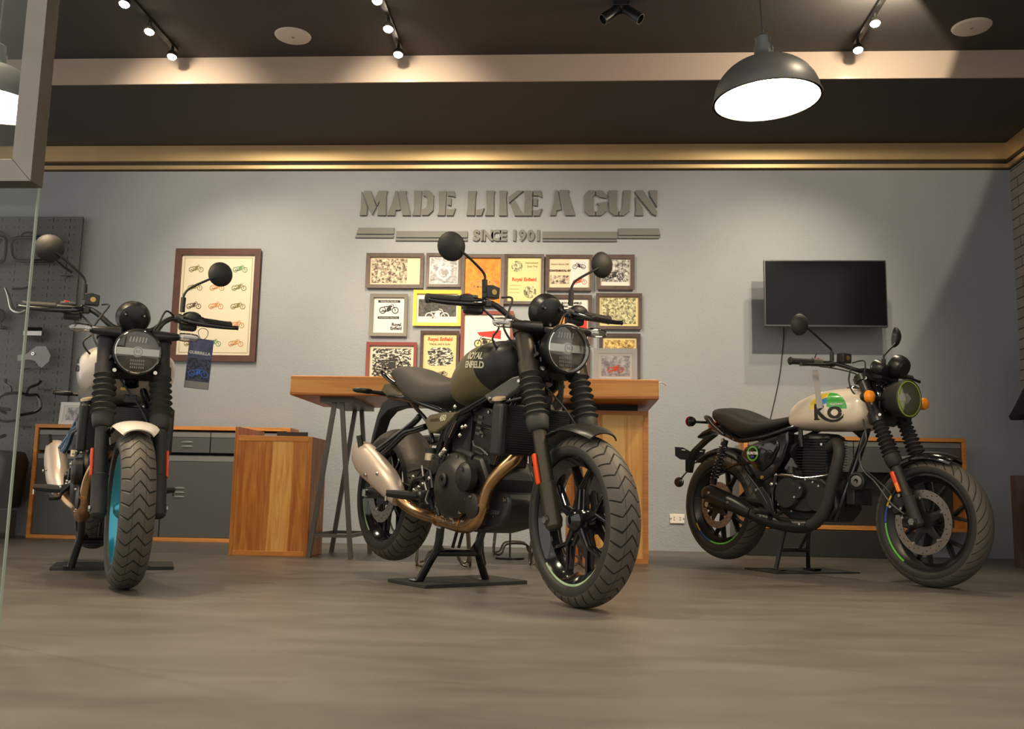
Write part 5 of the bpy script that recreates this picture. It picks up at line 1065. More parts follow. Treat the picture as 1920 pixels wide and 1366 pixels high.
def hunter(O, yaw, psi, lean, label):
    t = bike_root(O, yaw, psi, lean, label); xf = None
    fx = lambda z: 1.362-(z-.30)*.47; fd = Vector((-.47, 0, 1)).normalized()
    FRy = (Vector((1, 0, 0)), Vector((0, 0, 1)), Vector((0, -1, 0)))
    wheel(t, 'front_wheel', (1.37, 0, .298), .298, .056, .222, .042, 'black_satin', 'tread_sweep', 6, .2, xf, [('stripe_yellow', 148, 164), ('stripe_blue', 165, 184), ('lime', 185, 238)], disc=(.150, .112, .066))
    wheel(t, 'rear_wheel', (0, 0, .298), .314, .070, .222, .052, 'black_satin', 'tread_sweep', 6, .2, xf, [('stripe_yellow', 212, 226), ('stripe_blue', 227, 252), ('lime', 253, 318)], disc=(.135, .095, .066))
    for s in (-1, 1):
        y = s*.100; p = lambda z, dx=0: Vector((fx(z)+dx, y, z))
        b = MB().tube([p(.275), p(.285), p(.40), p(.408), p(.412), p(.58)], [.018, .027, .028, .030, .0235, .0235], 20, 0); b.cyl((1.36, y-.03, .298), (1.36, y+.03, .298), .020, seg=14)
        fk = b.build('fork_leg', 'black_matt', t, ang=30)
        MB().cyl((1.36, y+s*.03, .298), (1.36, y+s*.042, .298), .016, seg=6).build('axle_nut', 'bolt', fk)
        b = boots(p(.775), p(.60), 9, .034, .041); b.tube([p(.605), p(.595), p(.575), p(.555), p(.55)], [.037, .040, .038, .034, .028], 20, 0); b.build('fork_boot', 'rubber', fk, ang=50)
        MB().tube([p(.77), p(.99)], [.027, .027], 18, 0).build('upper_tube', 'black_satin', fk)
        q = Vector((fx(.478)-.010, s*.133, .478)); MB().box(q, (.022, .012, .105), Matrix.Rotation(-math.atan(.47), 3, 'Y')).build('fork_reflector', 'reflector_orange', fk, bevel=.005)
        MB().box(Vector((fx(.452)-.010, s*.1345, .452)), (.018, .012, .045), Matrix.Rotation(-math.atan(.47), 3, 'Y')).build('reflector_lower', 'amber', fk, bevel=.004)
    R_ = Matrix.Rotation(-math.atan(.47), 3, 'Y')
    for z, h, nm in ((.79, .05, 'lower_fork_clamp'), (.985, .03, 'upper_fork_clamp')):
        b = MB().box((fx(z)-.03, 0, z), (.06, .18, h), R_)
        for s in (-1, 1): b.tube([Vector((fx(z-h/2), s*.10, z-h/2)), Vector((fx(z+h/2), s*.10, z+h/2))], .036, 18, 0)
        o = b.build(nm, 'black_satin', t)
    b = MB()
    for s in (-1, 1): bolt(b, (fx(.79)+.03, s*.115, .80), (.5, s*.8, 0), .009, .006); bolt(b, (fx(.985)+.03, s*.11, .985), (.5, s*.8, 0), .009, .006)
    b.build('clamp_bolts', 'bolt', o)
    # headlight
    HC = Vector((1.225, 0, .885)); HX = (Vector((0, 1, 0)), Vector((0, 0, 1)), Vector((1, 0, 0)))
    hl = MB().lathe([(0, -.125), (.035, -.12), (.07, -.09), (.088, -.045), (.094, -.005), (.096, .012), (.092, .018), (.087, .012), (.084, 0), (.06, -.03), (0, -.035)], HC, seg=44, fr=HX).build('headlight', 'black_matt', t, ang=40)
    MB().lathe([(.064, .0075), (.088, .013), (.086, .0165), (.064, .0105)], HC, seg=44, fr=HX, closed=True).build('day_running_ring', 'dayglow', hl)
    MB().lathe([(0, .010), (.02, .0095), (.022, .002), (.03, .001), (.032, .0075), (.05, .0075), (.066, .008)], HC, seg=36, fr=HX).build('reflector_bowl', 'reflector_metal', hl)
    b = MB().bar(HC+Vector((.010, -.078, .0)), HC+Vector((.010, .078, 0)), .006, .03); b.lathe([(0, .016), (.016, .012), (.018, 0), (0, 0)], HC, seg=24, fr=HX); b.build('light_bar', 'bar_silver', hl)
    MB().lathe([(0, .030), (.03, .0288), (.06, .0245), (.087, .0155), (.087, .0145), (.06, .0235), (0, .029)], HC, seg=36, fr=HX).build('headlight_lens', 'lens_clear', hl)
    for s in (-1, 1):
        o = MB().tube([(1.15, s*.085, .880), (1.15, s*.15, .880), (1.152, s*.175, .880)], [.010, .009, .012], 12, 0).build('turn_signal', 'black_satin', t)
        MB().lathe([(0, -.030), (.018, -.026), (.028, -.010), (.031, .004), (.030, .010)], (1.155, s*.205, .880), (1, 0, 0), 24).build('signal_body', 'black_satin', o)
        MB().lathe([(.0305, .008), (.0315, .014), (.028, .028), (.016, .036), (0, .038)], (1.155, s*.205, .880), (1, 0, 0), 24).build('signal_lens', 'amber_lens', o)
        o = MB().tube([(-.10, s*.04, .785), (-.11, s*.12, .783), (-.115, s*.165, .782)], .008, 10).build('rear_turn_signal', 'black_satin', t)
        MB().lathe([(0, -.030), (.018, -.026), (.027, -.010), (.030, .008), (.022, .022), (0, .028)], (-.118, s*.19, .782), (1, 0, 0), 20).build('signal_body', 'black_gloss', o)
        MB().lathe([(.0305, -.006), (.031, -.012), (.020, -.028), (0, -.032)], (-.119, s*.19, .782), (1, 0, 0), 20).build('signal_lens', 'red_lens', o)
    for C_, r, nm in ((Vector((1.165, .025, 1.045)), .060, 'instrument_cluster'), (Vector((1.125, -.075, 1.035)), .036, 'navigation_pod')):
        ax = Vector((.80, 0, -.35)).normalized()
        o = MB().lathe([(0, .034), (r*.6, .032), (r*.85, .022), (r*.98, .004), (r, -.012), (r, -.020), (r*.95, -.022), (r*.95, -.030), (0, -.032)], C_, ax, 36).build(nm, 'black_satin', t, ang=30)
        MB().lathe([(r*.965, -.0205), (r*1.01, -.019), (r*1.01, -.0215), (r*.965, -.0225)], C_, ax, 36, closed=True).build('bezel_line', 'chrome', o)
    MB().box((1.10, .0, 1.0), (.06, .14, .04)).build('cluster_bracket', 'black_satin', t, bevel=.008)
    # handlebar
    hb = [(.865, -.415, 1.052), (.90, -.22, 1.062), (.935, -.15, 1.058), (1.0, -.07, 1.030), (1.01, .07, 1.030), (.965, .15, 1.058), (.935, .22, 1.062), (.91, .44, 1.050)]
    bar_ = MB().tube(hb, .011, 14, 4).build('handlebar', 'black_satin', t); MB().box((1.005, 0, 1.020), (.04, .12, .05)).build('bar_clamp', 'black_satin', bar_, bevel=.006)
    for s in (-1, 1):
        e = Vector((.862, -.425, 1.052)) if s < 0 else Vector((.905, .465, 1.048)); i_ = Vector((.888, -.29, 1.058)) if s < 0 else Vector((.922, .31, 1.058))
        MB().tube([e, e+(i_-e)*.04, e+(i_-e)*.08, e+(i_-e)*.10, i_], [.014, .020, .020, .0165, .0165], 18, 0).build('grip', 'rubber', bar_)
        MB().tube([i_, i_+(i_-e)*.40], [.021, .020], 16, 0).build('switch_housing', 'grey_trim', bar_)
        f = Vector((.055, 0, -.018)); MB().tube([i_+(i_-e)*.75+f*.5, i_+(i_-e)*.35+f*.9, i_+f, e+(i_-e)*.5+f*1.1, e+f*1.15+Vector((0, -s*.025, 0)), e+f*1.15+Vector((0, -s*.015, 0))], [.013, .011, .008, .007, .007, .0095], 12).build('lever', 'black_satin', bar_)
    MB().tube([(.89, -.275, 1.075), (.89, -.262, 1.105)], .003, 6, 0).build('hook_stalk', 'cable', bar_)
    MB().box((.895, -.262, 1.076), (.016, .02, .010)).build('kill_switch', 'red_plastic', bar_, bevel=.003)
    MB().box((.945, -.120, 1.092), (.045, .062, .050)).build('brake_reservoir', 'black_matt', bar_, bevel=.004); MB().lathe([(0, 0), (.012, 0), (.012, .003), (0, .003)], (.968, -.120, 1.092), (1, 0, 0), 18).build('reservoir_badge', 'gold_badge', bar_)
    mirror(t, (.915, -.175, 1.075), [(.915, -.178, 1.118), (.915, -.18, 1.130), (.912, -.20, 1.145), (.905, -.33, 1.215), (.905, -.345, 1.222)], (.888, -.378, 1.238), (1, -.02, -.1), .056, xf, -1)
    mirror(t, (.93, .205, 1.075), [(.93, .205, 1.125), (.93, .207, 1.138), (.928, .22, 1.155), (.915, .325, 1.228), (.915, .34, 1.238)], (.895, .350, 1.262), (.62, .75, -.05), .056, xf, 1)
    for nm, P in (('brake_hose', [(.97, -.09, 1.07), (1.02, -.06, 1.08), (1.05, -.09, 1.02), (1.06, -.10, .96)]), ('throttle_cable', [(.90, -.25, 1.04), (.96, -.20, 1.03), (1.04, -.13, 1.0), (1.07, -.06, .93)]), ('clutch_cable', [(.93, .22, 1.04), (1.0, .14, 1.03), (1.05, .08, .97), (1.04, .05, .88)]),
                  ('brake_hose', [(1.06, -.11, .78), (1.09, -.13, .70), (1.05, -.12, .62), (1.06, -.12, .55), (1.13, -.12, .50), (1.20, -.12, .45), (1.235, -.11, .41)]), ('sensor_wire', [(1.065, -.115, .76), (1.10, -.135, .68), (1.055, -.125, .60), (1.075, -.125, .53), (1.15, -.125, .47), (1.23, -.12, .38), (1.30, -.11, .33)]), ('wiring_loom', [(.99, -.12, 1.04), (.985, -.13, .98), (1.0, -.12, .92), (1.03, -.10, .89)])):
        MB().tube(P, .0038, 8, 5).build(nm, 'cable' if nm != 'sensor_wire' else 'grey_metal', t)
    # front fender
    rings = []
    for k in range(15):
        a = math.radians(128-k*4.4); R_f = .332; er = Vector((math.cos(a), 0, math.sin(a))); c = Vector((1.37, 0, .298))+er*R_f; ww = .068+.012*math.sin(min(1, k/7)*PI/2)-.03*max(0, (k-9)/5)**2
        ring = [c+Vector((0, ww*math.sin(q), 0))-er*(.045*(1-math.cos(q))) for q in np.linspace(-1.3, 1.3, 13)]; ring += [p-er*.004 for p in reversed(ring)]; rings.append(ring)
    o = MB().loft(rings).build('front_fender', 'black_gloss', t, ang=50)
    b = MB()
    for s in (-1, 1): b.bar((1.30, s*.078, .585), (1.245, s*.10, .555), .03, .012); b.tube([(1.28, s*.075, .58), (1.20, s*.08, .52), (1.12, s*.07, .45)], .004, 6)
    b.build('fender_stay', 'black_satin', o)
    MB().prism([(1.22,.35),(1.235,.42),(1.275,.43),(1.30,.38),(1.27,.33),(1.235,.32)], (0, -.105, 0), (1, 0, 0), (0, 0, 1), (0, .045, 0)).build('brake_caliper', 'black_satin', t, bevel=.008)
    b = MB(); [bolt(b, p, (0, -1, 0), .009, .008) for p in ((1.275,-.108,.415),(1.285,-.108,.355),(1.225,-.108,.36))]; b.build('caliper_bolts', 'bolt', t)
    # tank
    TR = [[.555,.765,.815,.075,.5],[.58,.738,.862,.115,.5],[.65,.732,.905,.138,.5],[.75,.729,.935,.148,.5],[.86,.728,.948,.150,.5],[.95,.729,.946,.148,.5],[1.01,.740,.932,.138,.5],[1.05,.768,.905,.115,.5],[1.072,.80,.87,.07,.5]]
    tk = MB().loft(surf_loft(TR, 3.0, 48, 6)).build('fuel_tank', 'tank_cream_arc', t, ang=60); tyf = lambda x, z: surf_y(TR, x, z, 3.0)
    MB().lathe([(0, .012), (.022, .012), (.027, .006), (.036, .003), (.038, -.008), (0, -.008)], (.91, -.01, .950), (0, 0, 1), 28).build('fuel_cap', 'chrome', tk)
    # big black initials, as a ribbon of quads on the tank side
    def ribbon(P, wd, s=-1, name='tank_initials'):
        if len(P) > 8 and isinstance(wd, list): D = smooth_rows([[p[0], p[1], w_] for p, w_ in zip(P, wd)], 6); P = [(d[0], d[1]) for d in D]; wd = [d[2] for d in D]
        b = MB(); q = []
        for i, p in enumerate(P):
            a, c = P[max(i-1, 0)], P[min(i+1, len(P)-1)]; dx, dz = c[0]-a[0], c[1]-a[1]; L_ = math.hypot(dx, dz) or 1; nx, nz = -dz/L_, dx/L_; ww = (wd[i] if isinstance(wd, list) else wd)*1.3
            q.append(((p[0]+nx*ww/2, p[1]+nz*ww/2), (p[0]-nx*ww/2, p[1]-nz*ww/2)))
        vs = [Vector((x, s*(tyf(x, z)+.0012), z)) for a in q for x, z in a]
        b.add(vs, [(2*i, 2*i+1, 2*i+3, 2*i+2) for i in range(len(P)-1)]); b.build(name, 'ink', tk, recalc=False, ang=60)
    for s in (-1, 1):
        ribbon([(.796, .858-.0095*k) for k in range(9)], .019, s)
        ribbon([(.783+.006*k, .857) for k in range(5)], .007, s); ribbon([(.778+.0075*k, .781) for k in range(6)], .006, s)
        ribbon([(.806, .822), (.822, .832), (.838, .846), (.846, .848)], [.006, .010, .012, .008], s)
        ribbon([(.806, .826), (.824, .806), (.846, .788), (.872, .776), (.90, .772), (.93, .776), (.955, .787), (.972, .803), (.978, .820)], [.012, .016, .016, .012, .010, .009, .008, .006, .003], s)
        ribbon([(.915+.034*math.cos(a), .814+.024*math.sin(a)) for a in np.linspace(0, 2*PI, 25)], [.010+.007*abs(math.cos(a)) for a in np.linspace(0, 2*PI, 25)], s)
    side_text('tank_lettering', 'Royal Enfield', .014, 'paper_white', tk, .925, .857, tyf, -1, off=.0004)
    # seat
    SR = [[-.065,.815,.850,.06,.5],[-.04,.79,.868,.095,.5],[.02,.758,.872,.115,.5],[.10,.720,.868,.125,.5],[.18,.692,.845,.132,.5],[.26,.690,.815,.138,.5],[.36,.705,.795,.138,.5],[.46,.732,.800,.120,.5],[.55,.762,.812,.095,.5],[.585,.775,.81,.07,.5]]
    MB().loft(surf_loft(SR, 2.8, 32, 4)).build('seat', 'seat_black', t, ang=60)
    for s in (-1, 1): MB().tube([(.10, s*.125, .705), (.0, s*.115, .76), (-.06, s*.10, .80), (-.11, s*.08, .815)], [.008, .014, .020, .014], 12).build('grab_handle', 'black_satin', t)
    # tail
    b = MB().loft([sring((x, 0, z), (0, 1, 0), (0, 0, 1), a, c, 3, 20) for x, z, a, c in ((.12, .72, .085, .03), (0, .745, .075, .03), (-.10, .742, .06, .020), (-.17, .722, .055, .014), (-.22, .700, .045, .008))]); b.build('rear_fender', 'black_satin', t)
    MB().loft([sring((x, 0, z), (0, 1, 0), (0, 0, 1), a, c, 2.5, 18) for x, z, a, c in ((-.06, .775, .045, .025), (-.12, .772, .042, .030), (-.145, .770, .03, .022))]).build('tail_light', 'red_lens', t)
    b = MB().prism([(-.10,.715),(-.19,.695),(-.25,.655),(-.30,.62),(-.33,.53),(-.345,.48),(-.32,.48),(-.30,.56),(-.26,.62),(-.18,.672)], (0, -.02, 0), (1, 0, 0), (0, 0, 1), (0, .04, 0))
    b.prism([(-.125,.025),(-.115,-.03),(-.07,-.05),(-.03,-.05),(-.02,-.12),(.02,-.12),(.03,-.05),(.07,-.05),(.115,-.03),(.125,.025),(.06,.025),(0,.005),(-.06,.025)], (-.318, -.01, .608), (0, 1, 0), (.1, 0, 1), (-.006, 0, 0))
    b.tube([(-.335, 0, .50), (-.35, -.03, .46), (-.355, -.055, .43)], .005, 8); o = b.build('number_plate_holder', 'black_plastic', t, bevel=.003)
    MB().lathe([(0, .006), (.026, .004), (.031, 0), (.031, -.006), (0, -.006)], (-.357, -.06, .418), (.45, -.9, 0), 20).build('round_reflector', 'black_gloss', o)
    b = MB().bx(-.315, -.312, -.085, -.055, .615, .620); b.bx(-.315, -.312, .055, .085, .615, .620); b.build('plate_lamp', 'paper_white', o)
    # shocks
    for s in (-1, 1):
        p0, p1 = Vector((.135, s*.150, .672)), Vector((.045, s*.150, .42)); d = (p1-p0); b = MB().cyl(p0, p1, .010, seg=10); b.cyl(p0, p0+d*.12, .020, seg=14); b.cyl(p1-d*.10, p1, .020, seg=14)
        o = b.build('rear_shock', 'black_satin', t); u, v, w_ = frame_to(d)
        MB().tube([p0+d*(.12+.78*k/80)+(u*math.cos(k*2*PI/8)+v*math.sin(k*2*PI/8))*.021 for k in range(81)], .0042, 6, 0).build('shock_spring', 'black_gloss', o)
        MB().cyl(p0+Vector((0, s*.012, 0)), p0+Vector((0, s*.024, 0)), .011, seg=8).build('shock_bolt', 'bolt', o)
    # side cover
    for s in (-1, 1):
        P = [(.255,.590),(.285,.632),(.40,.668),(.52,.695),(.60,.722),(.605,.66),(.575,.575),(.51,.49),(.43,.448),(.385,.455),(.33,.52)]
        o = MB().loft([[Vector((x, s*.09, z)) for x, z in P], [Vector((x, s*.140, z)) for x, z in P], [Vector((lerp(x, .44, .06), s*.148, lerp(z, .59, .08))) for x, z in P]]).build('side_cover', 'black_gloss', t, bevel=.004)
        P2 = [(.275,.592),(.30,.625),(.42,.650),(.50,.672),(.545,.672),(.548,.63),(.50,.545),(.43,.50),(.38,.52)]
        MB().loft([[Vector((x, s*.146, z)) for x, z in P2], [Vector((x, s*.156, z)) for x, z in P2], [Vector((lerp(x, .42, .06), s*.160, lerp(z, .59, .08))) for x, z in P2]]).build('cover_panel', 'black_gloss', o, bevel=.003)
        fr = (Vector((1, 0, 0)), Vector((0, 0, 1)), Vector((0, s, 0))) if s < 0 else (Vector((1, 0, 0)), Vector((0, 0, -1)), Vector((0, 1, 0)))
        for r_, m_ in ((.040, 'lime'), (.035, 'lime')): MB().lathe([(r_-.0016, .1605), (r_+.0010, .1605), (r_+.0010, .1615), (r_-.0016, .1615)], (.365, 0, .598), seg=36, closed=True, fr=fr).build('emblem_ring', m_, o)
        if s < 0:
            side_text('emblem_lettering', 'HUNTER', .021, 'paper_white', o, .365, .600, lambda x, z: .161, s, off=.001)
            side_text('emblem_lettering', '350', .012, 'stripe_blue', o, .365, .582, lambda x, z: .161, s, off=.0008)
        bb = MB(); bolt(bb, (.428, s*.148, .470), (0, s, 0), .012, .004); bb.build('cover_lock', 'gold_badge', o)
    # frame
    b = MB()
    for s in (-1, 1):
        b.tube([(-.05, s*.07, .745), (.14, s*.12, .695), (.25, s*.13, .672), (.42, s*.13, .695), (.60, s*.10, .745), (.75, s*.04, .79)], .013, 12); b.tube([(.23, s*.14, .58), (.32, s*.15, .49), (.42, s*.15, .40), (.48, s*.15, .33)], .008, 10)
        b.tube([(.10, s*.13, .50), (.22, s*.145, .535), (.36, s*.15, .545), (.40, s*.145, .52)], .008, 10); b.tube([(.50, s*.11, .50), (.48, s*.12, .35), (.52, s*.11, .22)], .015, 12)
    b.tube([(1.03, 0, .86), (.99, 0, .72), (.94, -.02, .55), (.90, -.06, .38), (.86, -.06, .27)], .019, 14); b.tube([(1.04, 0, .80), (1.07, 0, .90), (1.0, 0, .97)], .034, 14); b.tube([(.98, 0, .70), (.84, 0, .80)], .02, 10); b.build('frame', 'black_gloss', t)
    for s in (-1, 1):
        b = MB().loft([sring(p, (0, 1, 0), (0, 0, 1), a, c, 3.5, 12) for p, a, c in (((.50, s*.09, .33), .016, .026), ((.25, s*.115, .335), .014, .022), ((-.05, s*.12, .298), .011, .022))]); o = b.build('swingarm', 'black_satin', t)
        MB().cyl((0, s*.13, .298), (0, s*.155, .298), .016, seg=6).build('axle_nut', 'bolt', o)
    rings = []
    for k in range(10):
        a = math.radians(35+k*11); er = Vector((math.cos(a), 0, math.sin(a))); c = Vector((0, 0, .298))+er*.345; ring = [c+Vector((0, .08*math.sin(q), 0))-er*(.05*(1-math.cos(q))) for q in np.linspace(-1.2, 1.2, 9)]; ring += [p-er*.004 for p in reversed(ring)]; rings.append(ring)
    MB().loft(rings).build('inner_mudguard', 'black_plastic', t, ang=50)
    # engine
    b = MB().prism([(.50,.30),(.52,.43),(.60,.49),(.80,.48),(.88,.42),(.90,.33),(.84,.26),(.60,.25)], (0, -.10, 0), (1, 0, 0), (0, 0, 1), (0, .20, 0)); eng = b.build('engine_block', 'engine_black', t, bevel=.012)
    def oval(cx, cz, rx, rz, y0_, y1_, sh=.85): return [[Vector((cx+rx*k*math.cos(a), -y, cz+rz*k*math.sin(a))) for a in np.linspace(0, 2*PI, 32, endpoint=False)] for y, k in ((y0_, 1), (y1_-.012, 1), (y1_, sh))]
    b = MB().loft(oval(.70, .385, .175, .088, .08, .128, .90)); b.loft(oval(.60, .390, .085, .085, .10, .148, .86)); b.loft(oval(.80, .375, .075, .075, .10, .135, .86)); cv = b.build('clutch_cover', 'engine_black', t, ang=45)
    MB().loft(oval(.685, .410, .036, .046, .12, .152, .88)).build('oil_filler_cover', 'black_satin', cv)
    b = MB(); [bolt(b, p, (0, -1, 0), .007, .007) for p in ((.705,-.150,.425),(.668,-.150,.375),(.72,-.128,.47),(.77,-.128,.458),(.81,-.13,.44),(.86,-.125,.38),(.54,-.13,.33),(.52,-.128,.44),(.63,-.128,.30))]; b.ball((.485,-.13,.435), .014, 10, 6); b.build('engine_bolts', 'bolt', eng)
    b = MB().box((.715, 0, .58), (.17, .13, .24)); cy = b.build('cylinder', 'engine_black', t, bevel=.01)
    b = MB()
    for k in range(16):
        z = .470+k*.0145; b.box((.705, 0, z), (.205 if k > 5 else .18, .165, .0035))
    b.build('cooling_fins', 'engine_black', cy)
    b = MB().loft([sring((.72, 0, z), (1, 0, 0), (0, 1, 0), a, c, 4, 20) for z, a, c in ((.685, .10, .085), (.70, .095, .08), (.715, .07, .06))]); b.build('rocker_cover', 'engine_black', cy)
    MB().tube([(.655,-.105,.73),(.66,-.108,.68),(.665,-.105,.64)], [.012,.014,.012], 10).build('spark_plug_cap', 'black_satin', cy)
    b = MB().tube([(.60,-.06,.62),(.56,-.06,.64),(.54,-.05,.66)], .05, 18); b.box((.565, 0, .66), (.06, .16, .10)); b.build('throttle_body', 'black_plastic', t, bevel=.006)
    b = MB().tube([(.50,-.12,.485),(.56,-.125,.490),(.62,-.125,.486)], .007, 8); b.ball((.505,-.125,.488), .012, 8, 6); b.ball((.625,-.125,.486), .010, 8, 6); b.tube([(.63,-.125,.484),(.70,-.12,.478),(.80,-.10,.492),(.84,-.08,.505)], .0035, 6); b.build('clutch_linkage', 'steel', t)
    MB().cyl((.60,-.11,.50),(.60,-.11,.535), .022, .016, 14).build('starter_motor', 'engine_black', t)
    b = MB().cyl((.80,-.10,.655),(.80,-.110,.655), .007, seg=8); b.build('head_bolt', 'bolt', cy)
    # horn
    fr = (Vector((.25, -.97, 0)).cross(Vector((0, 0, 1))).normalized(), Vector((0, 0, 1)), Vector((.25, -.97, 0)).normalized())
    o = MB().lathe([(0, .004), (.012, .010), (.030, .006), (.034, .012), (.043, .010), (.045, 0), (.045, -.02), (0, -.03)], (1.0, -.075, .474), seg=32, fr=fr).build('horn', 'black_satin', t); MB().lathe([(.012, .011), (.028, .0075), (.028, .0095), (.012, .013)], (1.0, -.075, .474), seg=28, closed=True, fr=fr).build('horn_ring', 'grey_light', o)
    MB().box((.955, 0, .40), (.05, .14, .09)).build('regulator_box', 'black_plastic', t, bevel=.006)
    # exhaust
    ex = MB().tube([(.81, -.055, .640), (.865, -.075, .662), (.905, -.10, .645), (.92, -.115, .60), (.908, -.125, .52), (.885, -.13, .43), (.86, -.135, .34), (.825, -.14, .275), (.775, -.145, .238), (.70, -.150, .228)], .030, 18, 5).build('exhaust_pipe', 'black_matt', t)
    o = MB().tube([(.765, -.147, .232), (.69, -.152, .226), (.58, -.156, .230), (.50, -.158, .240), (.42, -.160, .258), (.36, -.165, .278)], [.034, .037, .037, .037, .035, .038], 20, 4).build('exhaust_shield', 'black_satin', ex)
    b = MB(); [bolt(b, p, (0, -1, 0), .008, .005) for p in ((.735,-.183,.240),(.47,-.19,.262))]; b.build('shield_bolts', 'bolt', ex)
    ax = Vector((-.95, 0, .26)).normalized(); vz = Vector((.26, 0, .95)).normalized()
    mf = MB().loft([sring((x, -.175, z), (0, 1, 0), vz, a, a*1.02, 2.2, 24) for x, z, a in ((.385, .272, .030), (.34, .285, .040), (.27, .308, .045), (.15, .338, .048), (.07, .358, .050), (.045, .365, .048), (.02, .371, .036))]).build('muffler', 'black_satin', t, ang=60)
    MB().lathe([(.0, 0), (.026, 0), (.026, .012), (0, .012)], (.016, -.175, .372), ax, 20).build('muffler_tip', 'black_matt', mf)
    b = MB(); [bolt(b, p, (0, -1, 0), .009, .005) for p in ((.095,-.224,.368),(.245,-.221,.322))]; b.build('muffler_bolts', 'bolt', mf)
    MB().box((.03, -.235, .335), (.05, .04, .006)).build('hanger_plate', 'black_satin', mf)
    # pegs, stand
    for s in (-1, 1):
        o = MB().prism([(.36,.40),(.44,.42),(.50,.36),(.54,.27),(.50,.26),(.44,.33)], (0, s*.145, 0), (1, 0, 0), (0, 0, 1), (0, s*.012, 0)).build('peg_bracket', 'black_satin', t, bevel=.003); MB().tube([(.52, s*.15, .285), (.51, s*.29, .288)], [.014, .016], 10, 0).build('foot_peg', 'rubber', o)
        b = MB(); bolt(b, (.53, s*.158, .28), (0, s, 0), .012, .008); bolt(b, (.40, s*.158, .40), (0, s, 0), .010, .006); b.build('peg_bolt', 'bolt', o)
    MB().tube([(.50,-.17,.30),(.58,-.20,.275),(.64,-.21,.29),(.64,-.24,.29)], .007, 8).build('brake_pedal', 'black_satin', t)
    b = MB().tube([(.55,-.09,.20),(.53,-.10,.10),(.515,-.115,-.014)], .012, 12); b.tube([(.55,.09,.20),(.53,.11,.10),(.50,.15,-.014)], .012, 12); b.tube([(.535,-.10,.09),(.53,.11,.09)], .012, 12, 0)
    b.prism([(-.03,0),(.03,0),(.04,.008),(-.04,.008)], (.53, -.13, -.020), (1, 0, 0), (0, 0, 1), (0, .04, 0)); b.prism([(-.03,0),(.05,0),(.06,.014),(-.03,.008)], (.51, .13, -.020), (1, 0, 0), (0, 0, 1), (0, .05, 0)); o = b.build('centre_stand', 'black_gloss', t)
    MB().tube([(.63, .02, .22), (.55, .02, .09)], .008, 10, 0).build('stand_spring', 'black_satin', o)
    return t

GB = dict(rim='black_gloss', fork='fork_bronze', fender='black_satin', tank='tank_olive_black', side='olive', sub='black_gloss', logo='logo_cream', stripe_f=[('pale_green', 228, 338)], stripe_r=[('pale_green', 190, 235)], mirror_drop=.04)
GW = dict(rim='teal_rim', fork='black_matt', fender='white_paint', tank='white_paint', side='grey_trim', sub='blue_metal', logo='ink', stripe_f=[], stripe_r=[], mirror_drop=0)
guerrilla((-.854, 4.5552, .0782), -.9107, .054, .02, -.09, 'olive and black motorcycle on its centre stand in the middle of the floor', GB)
guerrilla((-2.4695, 4.8432, .0803), -1.0157, .0555, 0, 0, 'motorcycle with white fuel tank and teal wheels seen head-on at left', GW)
hunter((.9042, 5.7506, .055), -.9697, .04, .02, 'black motorcycle with cream tank and green-striped rims at right')

# stand mats under the three motorcycles
def mat_plate(c, rz, sx, sy, h, label):
    o = MB().box((0, 0, h/2), (sx, sy, h)).build('floor_mat', 'concrete_black', bevel=.002); o.location = c; o.rotation_euler = (0, 0, rz); return tag(o, label, 'mat')
mat_plate((-.49, 4.22, 0), .68, .52, .32, .016, 'dark flat board under the centre stand of the middle motorcycle')
mat_plate((-2.21, 4.57, 0), .42, .54, .34, .016, 'dark flat board under the centre stand of the left motorcycle')
mat_plate((1.28, 5.46, 0), .36, .52, .33, .008, 'thin dark board under the centre stand of the right motorcycle')

# hang tags on the handlebars
def hang_tag(loc, rot, w_, h_, m_, label, extra=None, th=.0012):
    t = empty('hang_tag', loc, rot, label, 'tag'); MB().box((0, 0, -h_/2), (w_, th, h_)).build('card', m_, t)
    return t

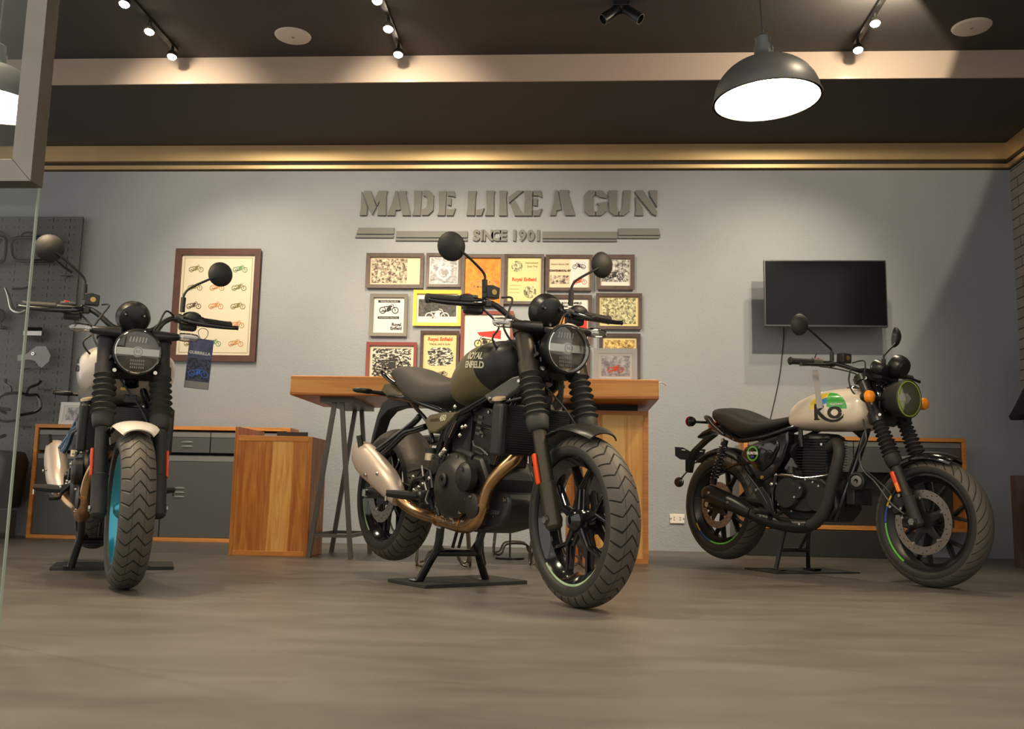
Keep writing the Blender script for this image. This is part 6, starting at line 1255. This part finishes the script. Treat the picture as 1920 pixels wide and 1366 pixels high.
t = hang_tag((-1.655, 4.09, 1.050), (0, .045, .55), .105, .225, 'tag_blue', 'dark blue printed tag hanging from the left motorcycle handlebar')
MB().box((0, -.0012, -.15), (.101, .0012, .12)).build('printed_photo', 'tag_print', t); MB().box((0, -.0013, -.208), (.101, .0012, .03)).build('printed_road', 'ink_grey', t)
text_on('tag_lettering', 'GUERRILLA', .018, 'paper_white', t, lambda a, c, d: Vector((a-.002, -.002-d, c-.066)), extrude=.0003, off=.0008)
b = mini_bike(0, -.150, .09, -.0024, 1); b.build('motorcycle_print', 'stripe_blue', t)
MB().tube([(.005, 0, -.006), (.02, .005, .01), (.026, .01, .03), (.02, .012, .045), (.0, .014, .05), (-.012, .012, .042), (-.018, .008, .03), (-.012, 0, .01), (.0, 0, -.006)], .0014, 6).build('tag_loop', 'cable', t)
t = hang_tag((1.225, 4.845, 1.045), (0, -.16, .62), .044, .195, 'tag_film', 'clear plastic strip tag hanging from the right grip of the right motorcycle')

SPOTS = []
def lab(c, r): return 'glowing ceiling spotlight on the %s track, %s' % (c, r)
# three tracks of lamps; only the heads nearest the wall are in the picture
for nm, x, aims in (('left', -2.70, [((-2.5, YB, 1.5), 60, 74, 1), ((-2.0, 5.6, 0), 90, 80, .8), ((-2.6, YB, 2.4), 60, 80, 1), ((-1.9, YB, 1.3), 150, 60, 1), ((-1.6, 3.0, 0), 130, 70, .8)]),
                    ('middle', -1.17, [((-.9, YB, 1.5), 60, 74, 1), ((-.3, 5.4, .3), 80, 80, .8), ((-1.0, YB, 2.4), 60, 80, 1), ((-.4, YB, 1.3), 200, 56, 1), ((-.3, 2.2, 0), 130, 80, .8)]),
                    ('right', 1.80, [((1.6, YB, 1.5), 50, 74, 1), ((1.0, 5.4, .5), 80, 80, .8), ((1.8-.646, 5.17+.73, 3.25+.223), 42, 156, .03), ((.9, YB, 1.3), 190, 60, .9), ((.9, 2.4, 0), 130, 80, .8)])):  # third head's cone is shaped so its hard edge makes the wall's diagonal shadow
    track(x, 'thin black ceiling lighting track, the %s one' % nm)
    ys = [5.855, 5.51, 5.17, 4.2, 3.1]
    nn = ['nearest the wall', 'second from the wall', 'third from the wall', 'fourth from the wall', 'farthest from the wall']
    for i, (y, (a, e, sz, bl)) in enumerate(zip(ys, aims)):
        track_lamp(x, y, ZC-.022, a, lab(nm, nn[i]), e, sz, bl)

# wheel of another machine cut by the right edge of the picture
t = empty('spare_wheel', (3.055, 6.02, 0), (0, 0, .05), 'motorcycle wheel and tyre just showing at the right edge beside the brown panel', 'wheel')
wheel(t, 'wheel_rim', (0, 0, .300), .300, .065, .222, .046, 'black_gloss', 'tread_chevron', 5, .3, None)
